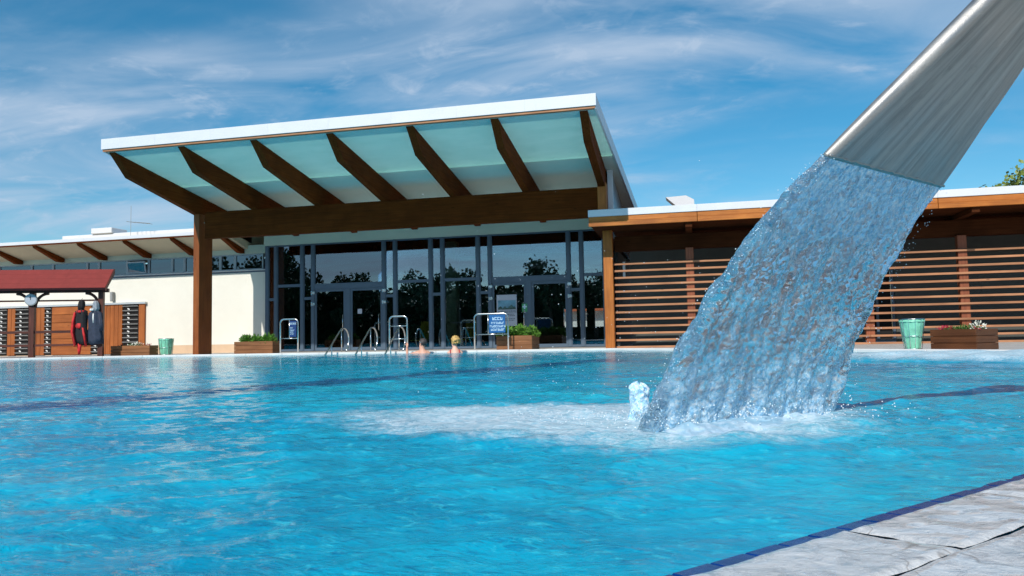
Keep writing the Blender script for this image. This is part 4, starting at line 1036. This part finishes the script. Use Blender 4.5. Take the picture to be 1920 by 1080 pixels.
MB().box(-5.325, -5.275, py-0.013, py-0.010, 1.33, 1.49).box(-5.37, -5.326, py-0.013, py-0.010, 1.385, 1.435).box(-5.274, -5.23, py-0.013, py-0.010, 1.385, 1.435).box(-5.31, -5.29, py-0.013, py-0.010, 1.26, 1.30).build('cross', M['letter'], gs)
ws = MB().box(-11.32, -11.16, YG-0.05, YG-0.043, 1.33, 1.50).build('white_sticker', M['paper'], None)
tag(ws, 'small plain white square sticker on the plain door pane', 'sticker')

# loungers and tables inside the hall
def lounger(x, y, label):
    t = thing('lounger', (x, y, 0.045), label, 'lounger', 'yellow loungers behind the glass')
    T = Matrix.Translation((x, y, 0.36)) @ Matrix.Rotation(R(-18), 4, 'X')
    MB().box(-0.25, 0.25, -0.02, 0.02, 0.02, 0.72, 0.01, T).build('backrest', M['yellow'], t)
    MB().box(x-0.25, x+0.25, y-0.9, y-0.01, 0.33, 0.365, 0.01).build('seat', M['yellow'], t)
    for dx in (-0.24, 0.24):
        for dy in (-0.8, -0.05): MB().tube([(x+dx, y+dy, 0.045), (x+dx, y+dy, 0.33)], 0.016, 6).build('leg', M['steel'], t)
lounger(-12.82, 26.0, 'yellow lounger behind the dark door leaf without sticker')
lounger(-11.75, 26.0, 'yellow lounger behind the door leaf with white sticker')
lounger(-9.40, 26.0, 'yellow lounger behind the glass above the swimming man')
lounger(-7.66, 26.0, 'yellow lounger behind the glass next to the green inner column')
def table(x, y, label):
    t = thing('side_table', (x, y, 0.045), label, 'table', 'white tables behind the glass')
    MB().box(x-0.36, x+0.36, y-0.3, y+0.3, 0.93, 0.965, 0.006).build('tabletop', M['white_cloth'], t)
    MB().tube([(x, y, 0.06), (x, y, 0.93)], 0.03, 8).build('leg', M['steel'], t); MB().disc((x, y, 0.06), 0.22, 'z', 0.03, 20).build('foot', M['steel'], t)
table(-10.35, 25.4, 'white high table seen through glass behind the narrow frame'); table(-7.72, 25.2, 'white high table beside the green inner column')

# ------------------------------------------------------------------ bathers
def skin_mesh(name, verts, edges, radii, m, parent, sub=2):
    me = bpy.data.meshes.new(name); me.from_pydata(verts, edges, []); me.materials.append(m)
    o = bpy.data.objects.new(name, me); COL.objects.link(o)
    o.modifiers.new('skin', 'SKIN').use_smooth_shade = True
    for i, r in enumerate(radii):
        sv = me.skin_vertices[0].data[i]; sv.radius = (r, r) if not isinstance(r, tuple) else r; sv.use_root = i == 0
    o.modifiers.new('sub', 'SUBSURF').render_levels = sub
    dg = bpy.context.evaluated_depsgraph_get(); nm = bpy.data.meshes.new_from_object(o.evaluated_get(dg))
    bpy.data.objects.remove(o); nm.name = name
    q = link(name, nm, None, parent, True); return q
def bather(px, py, zh, label, skin, hair, face, arm, curly, strap):
    """neck-deep bather; zh = centre of the head, face = unit vector the face points to"""
    t = thing('person', (px, py, 0), label, 'person')
    f = Vector(face).normalized(); sd = Vector((-f.y, f.x, 0))
    P = lambda a, b, z: tuple(Vector((px, py, z)) + f*a + sd*b)
    bf = Vector((-0.25, 0.97, 0)).normalized(); bs = Vector((bf.y, -bf.x, 0))       # the chest faces the rim
    Q = lambda a, b, z: tuple(Vector((px, py, z)) + bf*a + bs*b)
    V = [Q(0, 0, -0.85), Q(0, 0, -0.55), Q(0, 0, -0.22), Q(0.0, 0, 0.015), P(0.0, 0, zh-0.16), P(0.015, 0, zh-0.07), P(0.0, 0, zh+0.02), P(-0.015, 0, zh+0.075),
         P(0.085, 0, zh-0.075), P(0.098, 0, zh-0.01)]
    E = [(0, 1), (1, 2), (2, 3), (3, 4), (4, 5), (5, 6), (6, 7), (5, 8), (6, 9)]
    r = [0.15, 0.15, 0.17, 0.10, 0.058, 0.075, 0.092, 0.078, 0.030, 0.018]
    def add(p, rr, to): V.append(p); r.append(rr); E.append((to, len(V)-1)); return len(V)-1
    for s in (-1, 1):
        sh = add(Q(0, s*0.185, 0.005), 0.062, 3)
        if arm and s < 0:
            el = add(tuple(Vector(arm)+Vector((0.10, -0.22, -0.30))), 0.045, sh); wr = add(tuple(Vector(arm)+Vector((0.015, -0.03, -0.10))), 0.032, el)
            pl = add(tuple(Vector(arm)+Vector((0.02, 0, -0.02))), (0.032, 0.026), wr)
            kn = add(tuple(Vector(arm)+Vector((0.02, 0.005, 0.035))), (0.034, 0.022), pl)
            for i, (dz, L) in enumerate(((0.055, 1.0), (0.03, 1.1), (0.005, 1.05), (-0.02, 0.85))):
                b0 = Vector(arm)+Vector((0.018, 0.0, dz)); f1 = add(tuple(b0+Vector((-0.015*L, 0.035*L, 0))), 0.010, kn if i < 2 else pl); add(tuple(b0+Vector((-0.05*L, 0.015, -0.005))), 0.009, f1)
            t1 = add(tuple(Vector(arm)+Vector((-0.005, -0.03, -0.01))), 0.011, pl); add(tuple(Vector(arm)+Vector((-0.04, -0.022, 0.02))), 0.010, t1)
        else:
            el = add(Q(0.02, s*0.26, -0.34), 0.045, sh); wr = add(Q(0.22, s*0.20, -0.42), 0.033, el); pl = add(Q(0.30, s*0.18, -0.42), 0.034, wr)
            for i in range(4): add(Q(0.39-abs(i-1.5)*0.012, s*(0.15+0.022*i), -0.425), 0.009, pl)
            add(Q(0.31, s*0.12, -0.42), 0.010, pl)
    body = skin_mesh('body', V, E, r, skin, t)
    for s in (-1, 1):
        MB().ball(P(0.088, s*0.032, zh+0.012), 0.010, 2).build('eye', M['ink'], t, True)
        MB().ball(P(-0.005, s*0.094, zh-0.012), 0.028, 2, (0.7, 0.5, 1)).build('ear', skin, t, True)
    MB().ball(P(0.090, 0, zh-0.072), 0.016, 2, (0.7, 1.5, 0.4)).build('mouth', M['petal_red'], t, True)
    hm = MB(); rs = random.Random(int(abs(px)*100))
    hm.ball(P(-0.025, 0, zh+0.045), 0.112 if not curly else 0.125, 4, (1, 1, 0.98))
    for v in hm.bm.verts:
        d = v.co-Vector(P(0, 0, zh+0.03)); fr = d.dot(f)
        v.co += d.normalized()*((0.030 if curly else 0.012)*noise.fractal(v.co*(24 if curly else 34), 0.8, 2, 3))
        if fr > 0.062: v.co -= f*(fr-0.062)*0.95
        if curly and d.z < -0.06: v.co.z = max(v.co.z, zh-0.13)
    if curly:
        for k in range(46):
            a = rs.uniform(1.0, 5.28); el = rs.uniform(-0.8, 1.2); q = Vector(P(-0.03, 0, zh+0.02)) + (f*math.cos(a)*math.cos(el)+sd*math.sin(a)*math.cos(el)+Vector((0, 0, math.sin(el))))*0.118
            hm.ball(q, rs.uniform(0.022, 0.038), 1)
    hm.build('hair', hair, t, True)
    if strap:
        MB().tube([Q(-0.175, -0.12, -0.05), Q(-0.11, -0.13, 0.05), Q(-0.02, -0.12, 0.085), Q(0.06, -0.11, 0.05)], 0.011, 6).build('swimsuit_strap', M['red'], t, True)
        MB().tube([Q(-0.175, 0.12, -0.05), Q(-0.11, 0.13, 0.05), Q(-0.02, 0.12, 0.085), Q(0.06, 0.11, 0.05)], 0.011, 6).build('swimsuit_strap', M['red'], t, True)
    else:
        MB().tube([P(0.08*math.cos(a)-0.005, 0.100*math.sin(a), zh+0.045+0.02*math.cos(a)) for a in [R(60+240*k/16) for k in range(17)]], 0.012, 6).build('headband', M['white_cloth'], t, True)
        MB().tube([tuple(Vector(arm)+Vector((0.015+0.034*math.cos(a), -0.02+0.034*math.sin(a), -0.085))) for a in [R(30*k) for k in range(13)]], 0.008, 6).build('wristband', M['black_fab'], t, True)
    return t
bather(-7.36, 20.1, 0.27, 'person with short dark hair and pale band in the water holding a rail', M['skin'], M['hair_dark'], (-0.95, 0.30, 0), (-7.90, 20.26, 0.24), False, False)
bather(-6.40, 20.1, 0.315, 'person with curly blond hair and red straps standing in the water', M['skin2'], M['hair_blond'], (-0.93, 0.36, 0), None, True, True)

# ------------------------------------------------------------------ trees, hedge and house
def crown_mesh(name, rx, rz, n, size, seed, m):
    r2 = random.Random(seed); lobes = [(Vector((r2.gauss(0, .48)*rx, r2.gauss(0, .48)*rx, r2.uniform(-0.6, 0.75)*rz)), r2.uniform(0.26, 0.5)) for _ in range(17)]
    b = MB()
    for _ in range(n):
        c, lr = lobes[r2.randrange(len(lobes))]
        v = Vector((r2.gauss(0, 1), r2.gauss(0, 1), r2.gauss(0, 1))).normalized()*(r2.random()**0.45)*lr
        p = c+Vector((v.x*rx, v.y*rx, v.z*rz)); d = Vector((r2.gauss(0, 1), r2.gauss(0, 1), r2.gauss(-0.2, 1))).normalized()*size*r2.uniform(.6, 1.4)
        e = d.orthogonal().normalized()*size*0.4; e.rotate(Matrix.Rotation(r2.uniform(0, 6.28), 3, d.normalized()))
        b.quad(p, p+d*0.5+e, p+d, p+d*0.5-e)
    me = bpy.data.meshes.new(name); b.bm.to_mesh(me); b.bm.free(); me.materials.append(m); return me
CR = [crown_mesh('crown_dark', 3.0, 2.9, 4200, 0.34, 11, M['leaf_dark']), crown_mesh('crown_open', 2.6, 3.3, 2600, 0.32, 12, M['leaf_dark'])]
CL = crown_mesh('crown_light', 2.7, 2.6, 7500, 0.20, 13, M['leaf_light'])
def tree(x, y, h, me, label, group=None, sc=1.0, rz=0.0):
    t = thing('tree', (x, y, -0.1), label, 'tree', group)
    o = bpy.data.objects.new('crown', me); COL.objects.link(o); o.parent = t; o.location = (0, 0, h-2.7*sc); o.scale = (sc, sc, sc); o.rotation_euler = (0, 0, rz)
    m = MB().tube([(x, y, -0.1), (x+0.08, y, h*0.3), (x-0.05, y+0.1, h*0.62), (x, y, h*0.85)], [0.24, 0.19, 0.13, 0.04], 10)
    rs = random.Random(int(abs(x*7+y)))
    for k in range(7):
        a = rs.uniform(0, 6.28); z = h*rs.uniform(0.38, 0.7); L = rs.uniform(0.8, 1.7)*sc
        m.tube([(x, y, z), (x+math.cos(a)*L*0.5, y+math.sin(a)*L*0.5, z+L*0.45), (x+math.cos(a)*L, y+math.sin(a)*L, z+L*0.7)], [0.08, 0.055, 0.02], 6)
    m.build('trunk', M['bark'], t, True)
    return t
tree(15.0, 35.0, 8.0, CL, 'light green tree showing above the terrace wing roof')
G = 'dark trees mirrored in the hall glass'
for x, y, h, k, sc, rz in ((-12.2, -18, 7.6, 1, 0.95, 0.3), (-16.5, -20, 4.6, 0, 0.75, 1.2), (-20.8, -18, 6.7, 0, 0.95, 2.4), (-26, -21, 4.6, 0, 0.8, 0.4), (-31.5, -18, 6.6, 0, 0.9, 4.0), (-38.5, -17, 9.3, 1, 1.2, 5.0), (-44, -18, 8.6, 0, 1.2, 5.5), (-8.2, -19, 6.4, 1, 0.8, 3.2), (-2, -20, 5.8, 0, 0.9, 2.0), (5, -19, 6.5, 0, 1.0, 3.0)):
    tree(x, y, h, CR[k], 'dark leafy tree behind the viewer mirrored in the hall glass', G, sc, rz)
hm = MB(); r2 = random.Random(8)
for _ in range(16000):
    p = Vector((r2.uniform(-62, 22), -24+r2.gauss(0, 0.7), r2.uniform(0, 1)**0.8*5.5-0.1)); d = Vector((r2.gauss(0, 1), r2.gauss(0, 1), r2.gauss(0, 1))).normalized()*0.6
    e = d.orthogonal().normalized()*0.3; hm.quad(p, p+d*.5+e, p+d, p+d*.5-e)
hm.box(-62, 22, -24.8, -23.4, -0.2, 4.7)
hd = hm.build('hedge', M['leaf_dark'])
tag(hd, 'tall dark hedge behind the viewer mirrored low in the hall glass', 'hedge')
hs_ = thing('house', (-4, 48, 0), 'small white house with orange roof seen through the hall glass', 'building')
B('wall', M['house_wall'], hs_, -12, 6, 46, 52, -0.5, 1.9)
MB().prism([(45.3, 1.9), (45.3, 2.0), (49, 4.4), (52.7, 2.0), (52.7, 1.9)], 0, -12.5, 6.5).build('roof', M['house_roof'], hs_)
